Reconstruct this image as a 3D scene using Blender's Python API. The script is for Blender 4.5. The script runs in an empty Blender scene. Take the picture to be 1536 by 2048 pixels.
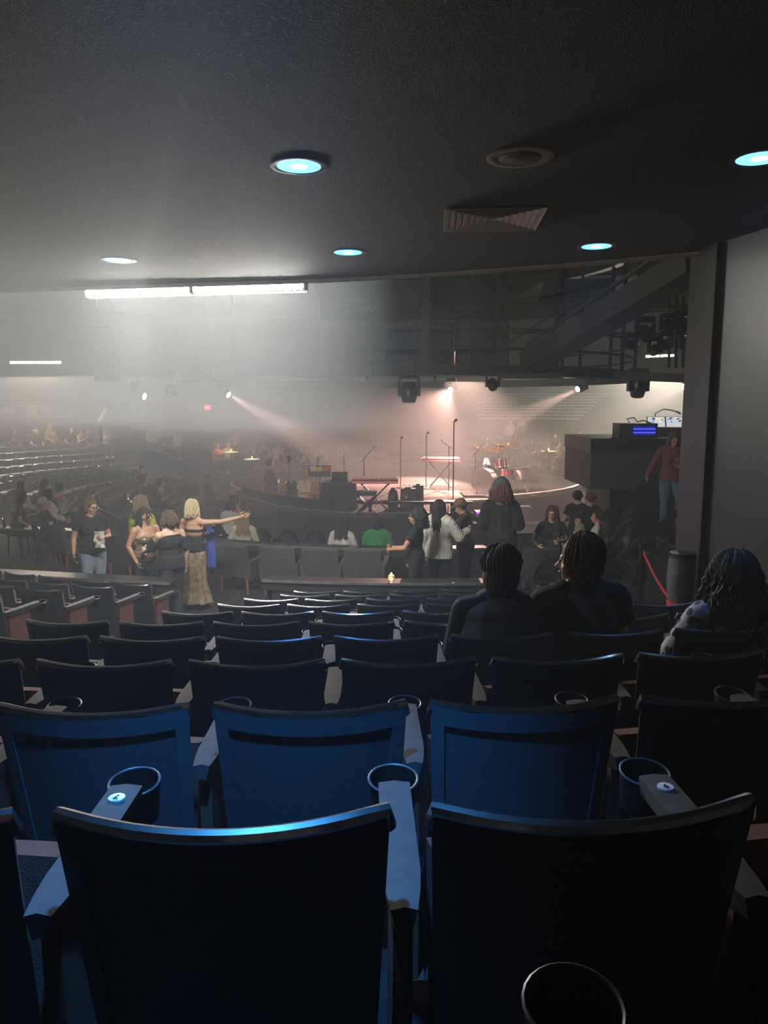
import bpy, bmesh, math, random
from math import sin, cos, pi, radians, sqrt, atan2, tan
from mathutils import Vector, Matrix, Euler

random.seed(7)
SC = bpy.context.scene
COL = SC.collection
# ------------------------------------------------------------------ camera, world, haze, exposure, light
CAMZ = 3.4                      # eye height above the arena floor
PITCH = radians(8.0)
FPX = 1538.0
cam = bpy.data.objects.new('camera', bpy.data.cameras.new('camera'))
COL.objects.link(cam)
cam.location = (0, 0, CAMZ)
cam.rotation_euler = (radians(90) - PITCH, 0, 0)
cam.data.sensor_fit = 'VERTICAL'
cam.data.sensor_height = 36.0
cam.data.lens = 36.0 * FPX / 2048.0
cam.data.clip_start = 0.02
cam.data.clip_end = 200
SC.camera = cam
SC.view_settings.view_transform = 'Standard'
SC.view_settings.look = 'None'
SC.view_settings.gamma = 1.0
SC.view_settings.use_curve_mapping = False
SC.view_settings.exposure = 0.0
W = bpy.data.worlds.new('world'); SC.world = W
W.use_nodes = True
W.node_tree.nodes['Background'].inputs[0].default_value = (0.5, 0.5, 0.55, 1)
W.node_tree.nodes['Background'].inputs[1].default_value = 0.0
SC.cycles.max_bounces = 5
SC.cycles.diffuse_bounces = 2
SC.cycles.glossy_bounces = 2
SC.cycles.transmission_bounces = 3
SC.cycles.transparent_max_bounces = 6
SC.cycles.volume_bounces = 0
SC.cycles.caustics_reflective = False
SC.cycles.caustics_refractive = False
SC.cycles.sample_clamp_indirect = 4
SC.cycles.use_denoising = True
SC.cycles.use_adaptive_sampling = True
SC.cycles.adaptive_threshold = 0.05

HAZE_FAR = 0.032
HAZE_LEFT = 0.075
HAZE_CEIL = 0.05
HAZE_NEAR = 0.008
TUBE_POWER = 1350.0
STAGE_W = 6500.0
BLUE_W = 80.0

def lamp(name, kind, loc, color, watts, target=None, size=0.1, spot=60, blend=0.3):
    L = bpy.data.lights.new(name, kind)
    L.color = color; L.energy = watts
    if kind == 'SPOT':
        L.spot_size = radians(spot); L.spot_blend = blend; L.shadow_soft_size = size
    elif kind == 'POINT':
        L.shadow_soft_size = size
    elif kind == 'AREA':
        L.size = size
    o = bpy.data.objects.new(name, L); COL.objects.link(o)
    o.location = loc
    if target is not None:
        d = Vector(target) - Vector(loc)
        o.rotation_euler = d.to_track_quat('-Z', 'Y').to_euler()
    return o

# ------------------------------------------------------------------ camera geometry helpers (pixels of the photo -> points in the room)
def ray(px, py):
    x = (px - 768) / FPX; u = (1024 - py) / FPX
    return Vector((x, cos(PITCH) + u * sin(PITCH), u * cos(PITCH) - sin(PITCH)))
def at_y(px, py, y):
    d = ray(px, py); t = y / d.y
    return Vector((d.x * t, y, CAMZ + d.z * t))
def at_z(px, py, z):
    d = ray(px, py); t = (z - CAMZ) / d.z
    return Vector((d.x * t, d.y * t, z))

CX, CY = 0.61, 22.2             # centre of the round house
def polar(r, phi, z=0.0):       # phi = 0 points from the stage towards the viewer
    return Vector((CX + r * sin(phi), CY - r * cos(phi), z))

# ------------------------------------------------------------------ materials
MATS = {}
def mat(name, color, rough=0.6, metal=0.0, noise=0.0, nscale=20, bump=0.0, bscale=60, spec=0.5, emit=None, estr=0.0, color2=None):
    if name in MATS: return MATS[name]
    m = bpy.data.materials.new(name); m.use_nodes = True
    nt = m.node_tree; b = nt.nodes['Principled BSDF']
    b.inputs['Base Color'].default_value = (*color, 1)
    b.inputs['Roughness'].default_value = rough
    b.inputs['Metallic'].default_value = metal
    b.inputs['Specular IOR Level'].default_value = spec
    if emit:
        b.inputs['Emission Color'].default_value = (*emit, 1)
        b.inputs['Emission Strength'].default_value = estr
    if noise or bump:
        tc = nt.nodes.new('ShaderNodeTexCoord')
    if noise or color2:
        n = nt.nodes.new('ShaderNodeTexNoise'); n.inputs['Scale'].default_value = nscale
        n.inputs['Detail'].default_value = 4
        nt.links.new(tc.outputs['Object'], n.inputs['Vector'])
        r = nt.nodes.new('ShaderNodeValToRGB')
        c2 = color2 or tuple(max(0, c * (1 - noise)) for c in color)
        r.color_ramp.elements[0].color = (*c2, 1); r.color_ramp.elements[0].position = 0.35
        r.color_ramp.elements[1].color = (*color, 1); r.color_ramp.elements[1].position = 0.65
        nt.links.new(n.outputs['Fac'], r.inputs['Fac'])
        nt.links.new(r.outputs['Color'], b.inputs['Base Color'])
    if bump:
        n2 = nt.nodes.new('ShaderNodeTexNoise'); n2.inputs['Scale'].default_value = bscale
        n2.inputs['Detail'].default_value = 3
        nt.links.new(tc.outputs['Object'], n2.inputs['Vector'])
        bp = nt.nodes.new('ShaderNodeBump'); bp.inputs['Strength'].default_value = bump
        bp.inputs['Distance'].default_value = 0.01
        nt.links.new(n2.outputs['Fac'], bp.inputs['Height'])
        nt.links.new(bp.outputs['Normal'], b.inputs['Normal'])
    MATS[name] = m
    return m

def mat_stripes(name, c1, c2, scale, axis='X', rough=0.8, bump=0.4):
    if name in MATS: return MATS[name]
    m = mat(name, c1, rough)
    nt = m.node_tree; b = nt.nodes['Principled BSDF']
    tc = nt.nodes.new('ShaderNodeTexCoord'); w = nt.nodes.new('ShaderNodeTexWave')
    w.bands_direction = axis; w.inputs['Scale'].default_value = scale
    w.inputs['Distortion'].default_value = 0.6; w.inputs['Detail'].default_value = 2
    nt.links.new(tc.outputs['Object'], w.inputs['Vector'])
    r = nt.nodes.new('ShaderNodeValToRGB')
    r.color_ramp.elements[0].color = (*c1, 1); r.color_ramp.elements[1].color = (*c2, 1)
    nt.links.new(w.outputs['Fac'], r.inputs['Fac']); nt.links.new(r.outputs['Color'], b.inputs['Base Color'])
    bp = nt.nodes.new('ShaderNodeBump'); bp.inputs['Strength'].default_value = bump; bp.inputs['Distance'].default_value = 0.01
    nt.links.new(w.outputs['Fac'], bp.inputs['Height']); nt.links.new(bp.outputs['Normal'], b.inputs['Normal'])
    return m

def mat_spots(name, c1, c2, scale, thr=0.25, rough=0.8, metal2=False):
    """base colour c1 with small spots of c2 (prints, speckled paint, perforation)"""
    if name in MATS: return MATS[name]
    m = mat(name, c1, rough)
    nt = m.node_tree; b = nt.nodes['Principled BSDF']
    tc = nt.nodes.new('ShaderNodeTexCoord'); v = nt.nodes.new('ShaderNodeTexVoronoi')
    v.inputs['Scale'].default_value = scale
    nt.links.new(tc.outputs['Object'], v.inputs['Vector'])
    r = nt.nodes.new('ShaderNodeValToRGB')
    r.color_ramp.elements[0].color = (*c2, 1); r.color_ramp.elements[0].position = thr
    r.color_ramp.elements[1].color = (*c1, 1); r.color_ramp.elements[1].position = thr + 0.06
    nt.links.new(v.outputs['Distance'], r.inputs['Fac']); nt.links.new(r.outputs['Color'], b.inputs['Base Color'])
    if metal2:
        r2 = nt.nodes.new('ShaderNodeValToRGB')
        r2.color_ramp.elements[0].color = (1, 1, 1, 1); r2.color_ramp.elements[0].position = thr
        r2.color_ramp.elements[1].color = (0, 0, 0, 1); r2.color_ramp.elements[1].position = thr + 0.06
        nt.links.new(v.outputs['Distance'], r2.inputs['Fac']); nt.links.new(r2.outputs['Color'], b.inputs['Metallic'])
    return m

def emat(name, color, strength):
    if name in MATS: return MATS[name]
    m = bpy.data.materials.new(name); m.use_nodes = True
    b = m.node_tree.nodes['Principled BSDF']
    b.inputs['Base Color'].default_value = (*color, 1)
    b.inputs['Emission Color'].default_value = (*color, 1); b.inputs['Emission Strength'].default_value = strength
    MATS[name] = m
    return m

# ------------------------------------------------------------------ mesh collector
class MB:
    def __init__(s):
        s.v = []; s.f = []; s.mi = []; s.cur = 0
    def add(s, vs, fs):
        o = len(s.v); s.v.extend(Vector(v) for v in vs)
        s.f.extend([i + o for i in f] for f in fs); s.mi.extend([s.cur] * len(fs))
        return s
    def box(s, c, d, rot=None, top=None):
        """box centred at c with sizes d; top = (sx, sy) scales the upper face"""
        x, y, z = d[0] / 2, d[1] / 2, d[2] / 2
        tx, ty = top or (1, 1)
        vs = [(-x, -y, -z), (x, -y, -z), (x, y, -z), (-x, y, -z), (-x * tx, -y * ty, z), (x * tx, -y * ty, z), (x * tx, y * ty, z), (-x * tx, y * ty, z)]
        R = Euler(rot).to_matrix() if rot else Matrix.Identity(3)
        vs = [R @ Vector(v) + Vector(c) for v in vs]
        return s.add(vs, [(0, 3, 2, 1), (4, 5, 6, 7), (0, 1, 5, 4), (1, 2, 6, 5), (2, 3, 7, 6), (3, 0, 4, 7)])
    def bar(s, a, b, w, h=None, up=(0, 0, 1)):
        """rectangular bar from a to b, w across, h along up"""
        a, b = Vector(a), Vector(b); h = h or w
        d = (b - a).normalized(); u = Vector(up)
        if abs(d.dot(u)) > 0.98: u = Vector((0, 1, 0))
        sd = d.cross(u).normalized(); u = sd.cross(d).normalized()
        vs = []
        for p in (a, b):
            for i, j in ((-1, -1), (1, -1), (1, 1), (-1, 1)):
                vs.append(p + sd * (i * w / 2) + u * (j * h / 2))
        return s.add(vs, [(0, 1, 2, 3), (7, 6, 5, 4), (0, 4, 5, 1), (1, 5, 6, 2), (2, 6, 7, 3), (3, 7, 4, 0)])
    def tube(s, pts, r, n=8, cap=True, closed=False):
        pts = [Vector(p) for p in pts]; m = len(pts)
        rs = r if isinstance(r, (list, tuple)) else [r] * m
        prev = None; vs = []
        for i, p in enumerate(pts):
            if closed: t = pts[(i + 1) % m] - pts[i - 1]
            else: t = pts[min(i + 1, m - 1)] - pts[max(i - 1, 0)]
            t = t.normalized() if t.length > 1e-9 else Vector((0, 0, 1))
            if prev is None:
                a = Vector((0, 0, 1)) if abs(t.z) < 0.9 else Vector((1, 0, 0))
                prev = (a - t * a.dot(t)).normalized()
            else:
                q = prev - t * prev.dot(t)
                prev = q.normalized() if q.length > 1e-6 else prev
            bn = t.cross(prev)
            for k in range(n):
                an = 2 * pi * k / n
                vs.append(p + prev * (rs[i] * cos(an)) + bn * (rs[i] * sin(an)))
        fs = []
        for i in range(m if closed else m - 1):
            j = (i + 1) % m
            for k in range(n):
                l = (k + 1) % n
                fs.append((i * n + k, i * n + l, j * n + l, j * n + k))
        if cap and not closed:
            fs.append(tuple(range(n))[::-1]); fs.append(tuple((m - 1) * n + k for k in range(n)))
        return s.add(vs, fs)
    def lathe(s, prof, c=(0, 0, 0), n=16, R=None, close=True):
        """prof = [(r, z)...] turned about z at c"""
        R = R or Matrix.Identity(3); c = Vector(c); vs = []; m = len(prof)
        for r, z in prof:
            for k in range(n):
                a = 2 * pi * k / n
                vs.append(R @ Vector((r * cos(a), r * sin(a), z)) + c)
        fs = []
        for i in range(m - 1):
            for k in range(n):
                l = (k + 1) % n
                fs.append((i * n + k, i * n + l, (i + 1) * n + l, (i + 1) * n + k))
        if close:
            if prof[0][0] > 1e-6: fs.append(tuple(range(n))[::-1])
            if prof[-1][0] > 1e-6: fs.append(tuple((m - 1) * n + k for k in range(n)))
        return s.add(vs, fs)
    def ball(s, c, r, rot=None, n=12, m=8):
        r = r if isinstance(r, (list, tuple)) else (r, r, r)
        R = rot if isinstance(rot, Matrix) else Euler(rot).to_matrix() if rot else Matrix.Identity(3)
        c = Vector(c); vs = [R @ Vector((0, 0, r[2])) + c]
        for i in range(1, m):
            t = pi * i / m
            for k in range(n):
                a = 2 * pi * k / n
                vs.append(R @ Vector((r[0] * sin(t) * cos(a), r[1] * sin(t) * sin(a), r[2] * cos(t))) + c)
        vs.append(R @ Vector((0, 0, -r[2])) + c)
        fs = []
        for k in range(n): fs.append((0, 1 + k, 1 + (k + 1) % n))
        for i in range(m - 2):
            for k in range(n):
                l = (k + 1) % n
                fs.append((1 + i * n + k, 1 + (i + 1) * n + k, 1 + (i + 1) * n + l, 1 + i * n + l))
        e = len(vs) - 1
        for k in range(n): fs.append((e, 1 + (m - 2) * n + (k + 1) % n, 1 + (m - 2) * n + k))
        return s.add(vs, fs)
    def prism(s, poly, z0, z1):
        """poly = [(x, y)] counter-clockwise, extruded from z0 to z1"""
        n = len(poly)
        vs = [(x, y, z0) for x, y in poly] + [(x, y, z1) for x, y in poly]
        fs = [tuple(range(n))[::-1], tuple(range(n, 2 * n))]
        for i in range(n):
            j = (i + 1) % n; fs.append((i, j, n + j, n + i))
        return s.add(vs, fs)
    def slab(s, grid, thick):
        """closed sheet: grid[i][j] of points, thickened along its own normal"""
        m, n = len(grid), len(grid[0]); G = [[Vector(p) for p in row] for row in grid]
        top, bot = [], []
        for i in range(m):
            for j in range(n):
                du = G[i][min(j + 1, n - 1)] - G[i][max(j - 1, 0)]
                dv = G[min(i + 1, m - 1)][j] - G[max(i - 1, 0)][j]
                nn = du.cross(dv); nn = nn.normalized() if nn.length > 1e-9 else Vector((0, 0, 1))
                top.append(G[i][j] + nn * thick / 2); bot.append(G[i][j] - nn * thick / 2)
        fs = []; o = m * n
        for i in range(m - 1):
            for j in range(n - 1):
                a, b, c, d = i * n + j, i * n + j + 1, (i + 1) * n + j + 1, (i + 1) * n + j
                fs.append((a, b, c, d)); fs.append((o + d, o + c, o + b, o + a))
        for j in range(n - 1):
            fs.append((j + 1, j, o + j, o + j + 1)); a = (m - 1) * n + j
            fs.append((a, a + 1, o + a + 1, o + a))
        for i in range(m - 1):
            a, b = i * n, (i + 1) * n
            fs.append((a, b, o + b, o + a)); a, b = i * n + n - 1, (i + 1) * n + n - 1
            fs.append((b, a, o + a, o + b))
        return s.add(top + bot, fs)
    def arc(s, r0, r1, z0, z1, p0, p1, n=24):
        """ring sector about the house centre"""
        vs = []; fs = []
        for i in range(n + 1):
            p = p0 + (p1 - p0) * i / n
            vs += [polar(r0, p, z0), polar(r1, p, z0), polar(r1, p, z1), polar(r0, p, z1)]
        for i in range(n):
            a, b = 4 * i, 4 * i + 4
            for k in range(4):
                l = (k + 1) % 4
                fs.append((a + k, b + k, b + l, a + l))
        fs.append((0, 1, 2, 3)); e = 4 * n; fs.append((e + 3, e + 2, e + 1, e))
        return s.add(vs, fs)
    def mesh(s, name, mats, smooth=True):
        me = bpy.data.meshes.new(name)
        me.from_pydata([tuple(v) for v in s.v], [], s.f)
        bm = bmesh.new(); bm.from_mesh(me)
        bmesh.ops.recalc_face_normals(bm, faces=bm.faces)
        bm.to_mesh(me); bm.free()
        for m in (mats if isinstance(mats, (list, tuple)) else [mats]): me.materials.append(m)
        if len(set(s.mi)) > 1:
            me.polygons.foreach_set('material_index', s.mi)
        if smooth:
            me.polygons.foreach_set('use_smooth', [True] * len(me.polygons))
            me.set_sharp_from_angle(angle=radians(38))
        return me
    def build(s, name, mats, parent=None, loc=None, rz=0.0, smooth=True):
        return link(name, s.mesh(name, mats, smooth), parent, loc, rz)

def link(name, me, parent=None, loc=None, rz=0.0):
    o = bpy.data.objects.new(name, me); COL.objects.link(o)
    if loc is not None: o.location = loc
    if rz: o.rotation_euler = (0, 0, rz)
    if parent is not None: o.parent = parent
    return o
def tag(o, label=None, cat=None, group=None, kind=None):
    if label: o['label'] = label
    if cat: o['category'] = cat
    if group: o['group'] = group
    if kind: o['kind'] = kind
    return o
def thing(name, label, cat, loc=(0, 0, 0), rz=0.0, group=None):
    o = bpy.data.objects.new(name, None); COL.objects.link(o)
    o.empty_display_size = 0.1
    o.location = loc; o.rotation_euler = (0, 0, rz)
    return tag(o, label, cat, group)
def copy_tree(o, parent=None):
    c = o.copy(); COL.objects.link(c)
    if parent is not None: c.parent = parent
    for ch in KIDS(o): copy_tree(ch, c)
    return c
def KIDS(o): return list(o.children)
def struct(o): o['kind'] = 'structure'; return o
ORD = ['first', 'second', 'third', 'fourth', 'fifth', 'sixth', 'seventh', 'eighth', 'ninth', 'tenth', 'eleventh', 'twelfth', 'thirteenth', 'fourteenth', 'fifteenth', 'sixteenth', 'seventeenth', 'eighteenth', 'nineteenth', 'twentieth'] + ['twenty-' + w for w in ('first', 'second', 'third', 'fourth', 'fifth', 'sixth', 'seventh', 'eighth', 'ninth')] + ['thirtieth'] + ['thirty-' + w for w in ('first', 'second', 'third', 'fourth', 'fifth', 'sixth', 'seventh', 'eighth', 'ninth')]

M_BLACK = mat('matt_black_paint', (0.012, 0.012, 0.013), 0.55, noise=0.4, nscale=9)
M_BLACKM = mat('black_metal', (0.02, 0.02, 0.022), 0.35, 0.4, noise=0.3, nscale=14)
M_CHROME = mat('chrome', (0.8, 0.8, 0.82), 0.16, 1.0, noise=0.15, nscale=30)
M_CHARCOAL = mat('charcoal_cloth', (0.03, 0.031, 0.033), 0.9, noise=0.4, nscale=40, bump=0.3, bscale=200)
# ------------------------------------------------------------------ the room
ROWS = 10
def row_r(k): return CY - (1.084 + 0.834 * k)
def row_floor(k): return CAMZ - 0.622 - 0.168 * k - 0.85
M_FLOOR = mat('dark_carpet', (0.028, 0.026, 0.026), 0.95, noise=0.5, nscale=6, bump=0.5, bscale=150)
prof = [(0, 0.0), (7.0, 0.0), (7.0, 0.15), (9.35, 0.15), (9.35, 0.30)]
rr = row_r(9) - 0.70
for k in range(9, -11, -1):
    z = row_floor(k)
    prof += [(rr, prof[-1][1]), (rr, z)]
    rr = row_r(k) + 0.134
prof += [(33.0, prof[-1][1])]
b = MB(); b.lathe(prof, (CX, CY, 0), n=128, close=False)
struct(b.build('floor', M_FLOOR, smooth=False))

# low sprayed ceiling over the near rows: charcoal with glitter specks
M_CEIL = mat('sprayed_ceiling', (0.062, 0.062, 0.066), 0.85)
nt = M_CEIL.node_tree; pb = nt.nodes['Principled BSDF']
tc = nt.nodes.new('ShaderNodeTexCoord')
v = nt.nodes.new('ShaderNodeTexVoronoi'); v.inputs['Scale'].default_value = 55
nt.links.new(tc.outputs['Object'], v.inputs['Vector'])
r = nt.nodes.new('ShaderNodeValToRGB')
r.color_ramp.elements[0].position = 0.07; r.color_ramp.elements[0].color = (0.42, 0.42, 0.44, 1)
r.color_ramp.elements[1].position = 0.15; r.color_ramp.elements[1].color = (0.030, 0.030, 0.033, 1)
nz = nt.nodes.new('ShaderNodeTexNoise'); nz.inputs['Scale'].default_value = 130; nz.inputs['Detail'].default_value = 3
nt.links.new(tc.outputs['Object'], nz.inputs['Vector'])
nt.links.new(v.outputs['Distance'], r.inputs['Fac']); nt.links.new(r.outputs['Color'], pb.inputs['Base Color'])
bp = nt.nodes.new('ShaderNodeBump'); bp.inputs['Strength'].default_value = 0.8; bp.inputs['Distance'].default_value = 0.012
nt.links.new(nz.outputs['Fac'], bp.inputs['Height']); nt.links.new(bp.outputs['Normal'], pb.inputs['Normal'])
HC = 1.22
def catmull(P, n=8):
    out = []
    for i in range(len(P) - 1):
        p0 = Vector(P[max(i - 1, 0)]); p1 = Vector(P[i]); p2 = Vector(P[i + 1]); p3 = Vector(P[min(i + 2, len(P) - 1)])
        for k in range(n):
            t = k / n
            out.append(0.5 * ((2 * p1) + (p2 - p0) * t + (2 * p0 - 5 * p1 + 4 * p2 - p3) * t * t + (3 * p1 - p0 - 3 * p2 + p3) * t ** 3))
    out.append(Vector(P[-1])); return out
EDGE = catmull([(-14, 9.6), (-8.5, 9.25), (-4.15, 8.5), (-2.2, 8.12), (-0.37, 7.75), (1.2, 7.15), (2.55, 6.45), (4.2, 5.4), (7, 3.2)])
b = MB(); poly = [(p[0], p[1]) for p in EDGE] + [(7, -5), (-14, -5)]
b.prism(poly[::-1], CAMZ + HC, CAMZ + HC + 0.35)
struct(b.build('ceiling', M_CEIL, smooth=False))
b = MB()
b.tube([(p[0], p[1] + 0.03, CAMZ + HC + 0.0) for p in EDGE], 0.035, 6)
M_TRIM = mat('tan_trim', (0.30, 0.25, 0.21), 0.5, noise=0.3, nscale=5)
struct(b.build('trim_1', M_TRIM))

# outer drum wall and main ceiling
M_WALL = mat('dark_wall_paint', (0.05, 0.048, 0.045), 0.8, noise=0.3, nscale=2)
b = MB(); b.lathe([(31.2, -0.5), (31.2, 9.2)], (CX, CY, 0), n=96, close=False)
struct(b.build('wall_round', M_WALL))
M_CEIL2 = mat('dark_upper_ceiling', (0.02, 0.02, 0.021), 0.85, noise=0.4, nscale=1.5)
b = MB(); b.lathe([(0.0, 9.0), (31.3, 9.0), (31.3, 9.3), (0.0, 9.3)], (CX, CY, 0), n=64)
struct(b.build('ceiling_main', M_CEIL2, smooth=False))

# big wall on the right with its corner pilaster
M_PANEL = mat('grey_brown_wall_panel', (0.040, 0.035, 0.029), 0.42, noise=0.25, nscale=3)
M_PANELD = mat('dark_wall_corner', (0.026, 0.023, 0.020), 0.5, noise=0.25, nscale=3)
WZ0 = 0.5
b = MB()
pA, pB, pC = Vector((2.60, 6.62)), Vector((2.575, 6.05)), Vector((2.72, 5.55))
def wall_quad(b, p, q, depth, z0, z1):
    d = (q - p).normalized(); n = Vector((-d.y, d.x)) 
    if n.x < 0: n = -n
    P = [p, q, q + n * depth, p + n * depth]
    b.prism([(v.x, v.y) for v in P], z0, z1)
b.prism([(2.575, 6.05), (2.75, 5.30), (6.5, 5.30), (6.5, 6.62), (2.60, 6.62)], WZ0, CAMZ + HC - 0.001)
w = struct(b.build('wall_right', M_PANEL, smooth=False))
b = MB(); b.prism([(2.555, 6.64), (2.535, 6.07), (2.575, 6.07), (2.595, 6.64)], WZ0, CAMZ + HC - 0.002)
b.build('corner_board', M_PANELD, w, smooth=False)
b = MB(); b.bar((2.53, 6.055, WZ0), (2.53, 6.055, CAMZ + HC - 0.01), 0.018, 0.03)
b.build('corner_bead', M_BLACK, w, smooth=False)

# ------------------------------------------------------------------ ceiling fittings
M_RING = mat('downlight_ring', (0.10, 0.10, 0.11), 0.4, 0.3, noise=0.2, nscale=8)
E_BLUE = emat('blue_lamp_face', (0.10, 0.50, 1.0), 4.0)
E_BLUEHOT = emat('blue_lamp_core', (0.6, 0.95, 1.0), 14.0)
M_BAFFLE = mat('downlight_baffle', (0.25, 0.3, 0.35), 0.35, 0.2, noise=0.2, nscale=5)
def downlight(px, py, label, power=1.0, loc=None, cone=58):
    p = loc or at_z(px, py, CAMZ + HC)
    t = thing('downlight', label, 'light', (p.x, p.y, CAMZ + HC), group='blue downlights in the low ceiling')
    b = MB(); b.lathe([(0.115, -0.0004), (0.150, -0.0004), (0.150, -0.0008), (0.140, -0.0014), (0.118, -0.0012), (0.115, -0.0004)], n=28)
    b.build('trim_ring', M_RING, t)
    b = MB(); b.lathe([(0.0, -0.001), (0.114, -0.001), (0.114, -0.0004), (0.0, -0.0004)], n=24, close=False); b.build('lens', E_BLUE, t)
    b = MB(); b.ball((0, 0, -0.0012), (0.045, 0.045, 0.0008)); b.build('lamp_core', E_BLUEHOT, t)
    L = lamp('downlight_beam', 'SPOT', (p.x, p.y, CAMZ + HC - 0.03), (0.05, 0.28, 1.0), BLUE_W * power, (p.x, p.y, 0), 0.07, cone, 0.6)
    return t
downlight(598, 333, 'bright blue recessed ceiling downlight, the nearest and largest one in view')
downlight(696, 505, 'small blue recessed downlight just right of the bright tube fixture', 0.9, cone=100)
downlight(1193, 493, 'small blue recessed downlight past the square air vent', 0.9, cone=100)
downlight(237, 521, 'pale blue recessed downlight above the left end of the tube fixture', 0.5)
downlight(1520, 317, 'blue recessed downlight cut by the right edge of the photo', 0.6)
# next row of the same downlights, just above the viewer
for x in (-0.28,):
    lamp('downlight_beam', 'SPOT', (x, 1.02, CAMZ + HC - 0.03), (0.05, 0.36, 1.0), BLUE_W * 5.5, (x + 0.02, 1.75, 1.6), 0.05, 50, 0.8)

M_SPK = mat('grey_speaker_grille', (0.42, 0.38, 0.36), 0.6, noise=0.2, nscale=40, bump=0.3, bscale=300)
p = at_z(1040, 315, CAMZ + HC)
t = thing('ceiling_speaker', 'round grey speaker grille set in the dark ceiling', 'speaker', (p.x, p.y, CAMZ + HC))
b = MB(); b.lathe([(0.105, -0.0005), (0.165, -0.0005), (0.168, -0.002), (0.150, -0.004), (0.11, -0.003), (0.105, -0.0005)], n=32); b.build('trim_ring', M_SPK, t)
b = MB(); b.lathe([(0, -0.014), (0.06, -0.012), (0.106, -0.005), (0.106, -0.001)], n=28); b.build('grille', mat('speaker_mesh', (0.12, 0.11, 0.105), 0.7, bump=0.6, bscale=400), t)
b = MB()
for rr_ in (0.035, 0.065, 0.09):
    b.tube([(rr_ * cos(a * pi / 12), rr_ * sin(a * pi / 12), -0.0145 + rr_ * 0.09) for a in range(24)], 0.003, 5, closed=True)
b.build('grille_hoop', M_SPK, t)

M_VENT = mat('grey_vent_metal', (0.6, 0.58, 0.55), 0.45, 0.2, noise=0.2, nscale=6)
p = at_z(985, 436, CAMZ + HC)
t = thing('ceiling_air_vent', 'square grey louvred air vent hanging from the dark ceiling', 'vent', (p.x, p.y, CAMZ + HC), radians(-4))
for i, s_ in enumerate((0.32, 0.278, 0.236, 0.194, 0.152, 0.110, 0.068, 0.03)):
    b = MB(); ins = s_ - 0.012; z0, z1 = -0.004, -0.018 + i * 0.001
    vs = []
    for (s2, z) in ((s_, z1), (ins - 0.02, z0)):
        vs += [(-s2, -s2, z), (s2, -s2, z), (s2, s2, z), (-s2, s2, z)]
    for (s2, z) in ((s_ - 0.006, z1), (ins - 0.026, z0)):
        vs += [(-s2, -s2, z), (s2, -s2, z), (s2, s2, z), (-s2, s2, z)]
    fs = []
    for k in range(4):
        l = (k + 1) % 4
        fs += [(k, l, 4 + l, 4 + k), (8 + l, 8 + k, 12 + k, 12 + l), (l, k, 8 + k, 8 + l), (4 + k, 4 + l, 12 + l, 12 + k)]
    b.add(vs, fs); b.build('louvre', M_VENT, t, smooth=False)
b = MB(); b.box((0, 0, -0.002), (0.62, 0.62, 0.004)); b.build('back_plate', M_BLACK, t)

# tube fixtures
def tube_fixture(a, c, label, power, rad=0.02, cage=True, seg=2, body=True):
    a, c = Vector(a), Vector(c); d = c - a; Ln = d.length; d.normalize()
    rz = atan2(d.y, d.x); mid = (a + c) / 2
    t = thing('tube_light', label, 'light', mid, rz)
    t.rotation_euler = (0, -math.asin(max(-1, min(1, d.z))), rz)
    E = emat('white_tube_glow_%d' % int(power), (1.0, 0.97, 0.90) if cage else (1.0, 0.89, 0.72), power)
    M_CAGE = mat('pale_wire', (0.75, 0.68, 0.5), 0.4, 0.5)
    M_BODY = mat('white_fixture_body', (0.55, 0.54, 0.5), 0.5, noise=0.1, nscale=5)
    w = Ln / seg
    for i in range(seg):
        x0 = -Ln / 2 + i * w + 0.02; x1 = x0 + w - 0.04
        b = MB(); b.tube([(x0 + 0.03, 0, 0), (x1 - 0.03, 0, 0)], rad, 6); b.build('tube', E, t)
        if body:
            b = MB(); b.box(((x0 + x1) / 2, 0, 0.055), (x1 - x0, 0.11, 0.035)); b.build('reflector', M_BODY, t, smooth=False)
            for xe in (x0, x1):
                b = MB(); b.box((xe, 0, 0.01), (0.02, 0.11, 0.10)); b.build('end_cap', M_BODY, t, smooth=False)
        if cage:
            b = MB(); n = 20
            for k in range(n + 1):
                x = x0 + (x1 - x0) * k / n
                b.tube([(x, -0.06, 0.04), (x, -0.062, -0.02), (x, -0.03, -0.06), (x, 0.03, -0.06), (x, 0.062, -0.02), (x, 0.06, 0.04)], 0.0022, 4)
            for y, z in ((-0.062, -0.02), (-0.03, -0.06), (0.03, -0.06), (0.062, -0.02)):
                b.tube([(x0, y, z), (x1, y, z)], 0.0022, 4)
            b.build('wire_guard', M_CAGE, t)
    return t
tube_fixture((-3.20, 8.52, CAMZ + 1.188), (-0.775, 8.02, CAMZ + 1.184), 'glaring white double tube light in wire guards at the ceiling edge', TUBE_POWER)
p0, p1 = at_y(20, 725, 30), at_y(124, 725, 30)
tube_fixture(p0, p1, 'far white double tube light glowing over the left seat bank', TUBE_POWER * 0.9, cage=False, rad=0.035)
p0, p1 = at_y(1290, 713, 33), at_y(1348, 711, 33)
tube_fixture(p0, p1, 'far white tube light seen through the rigging beside the right wall', TUBE_POWER * 4.0, cage=False, rad=0.035)
tube_fixture((-14.5, 19.0, CAMZ + 1.9), (-13.2, 16.8, CAMZ + 1.9), 'added unseen white double tube light over the left bank, beyond the left frame edge', TUBE_POWER * 0.7, cage=False)  # unseen fixture added to brighten the left bank
# the same fixture beyond the left frame edge
tube_fixture((-4.9, 5.6, CAMZ + 1.10), (-4.4, 3.2, CAMZ + 1.10), 'white double tube light on the ceiling beyond the left frame edge', TUBE_POWER * 0.12, cage=False)

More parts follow.
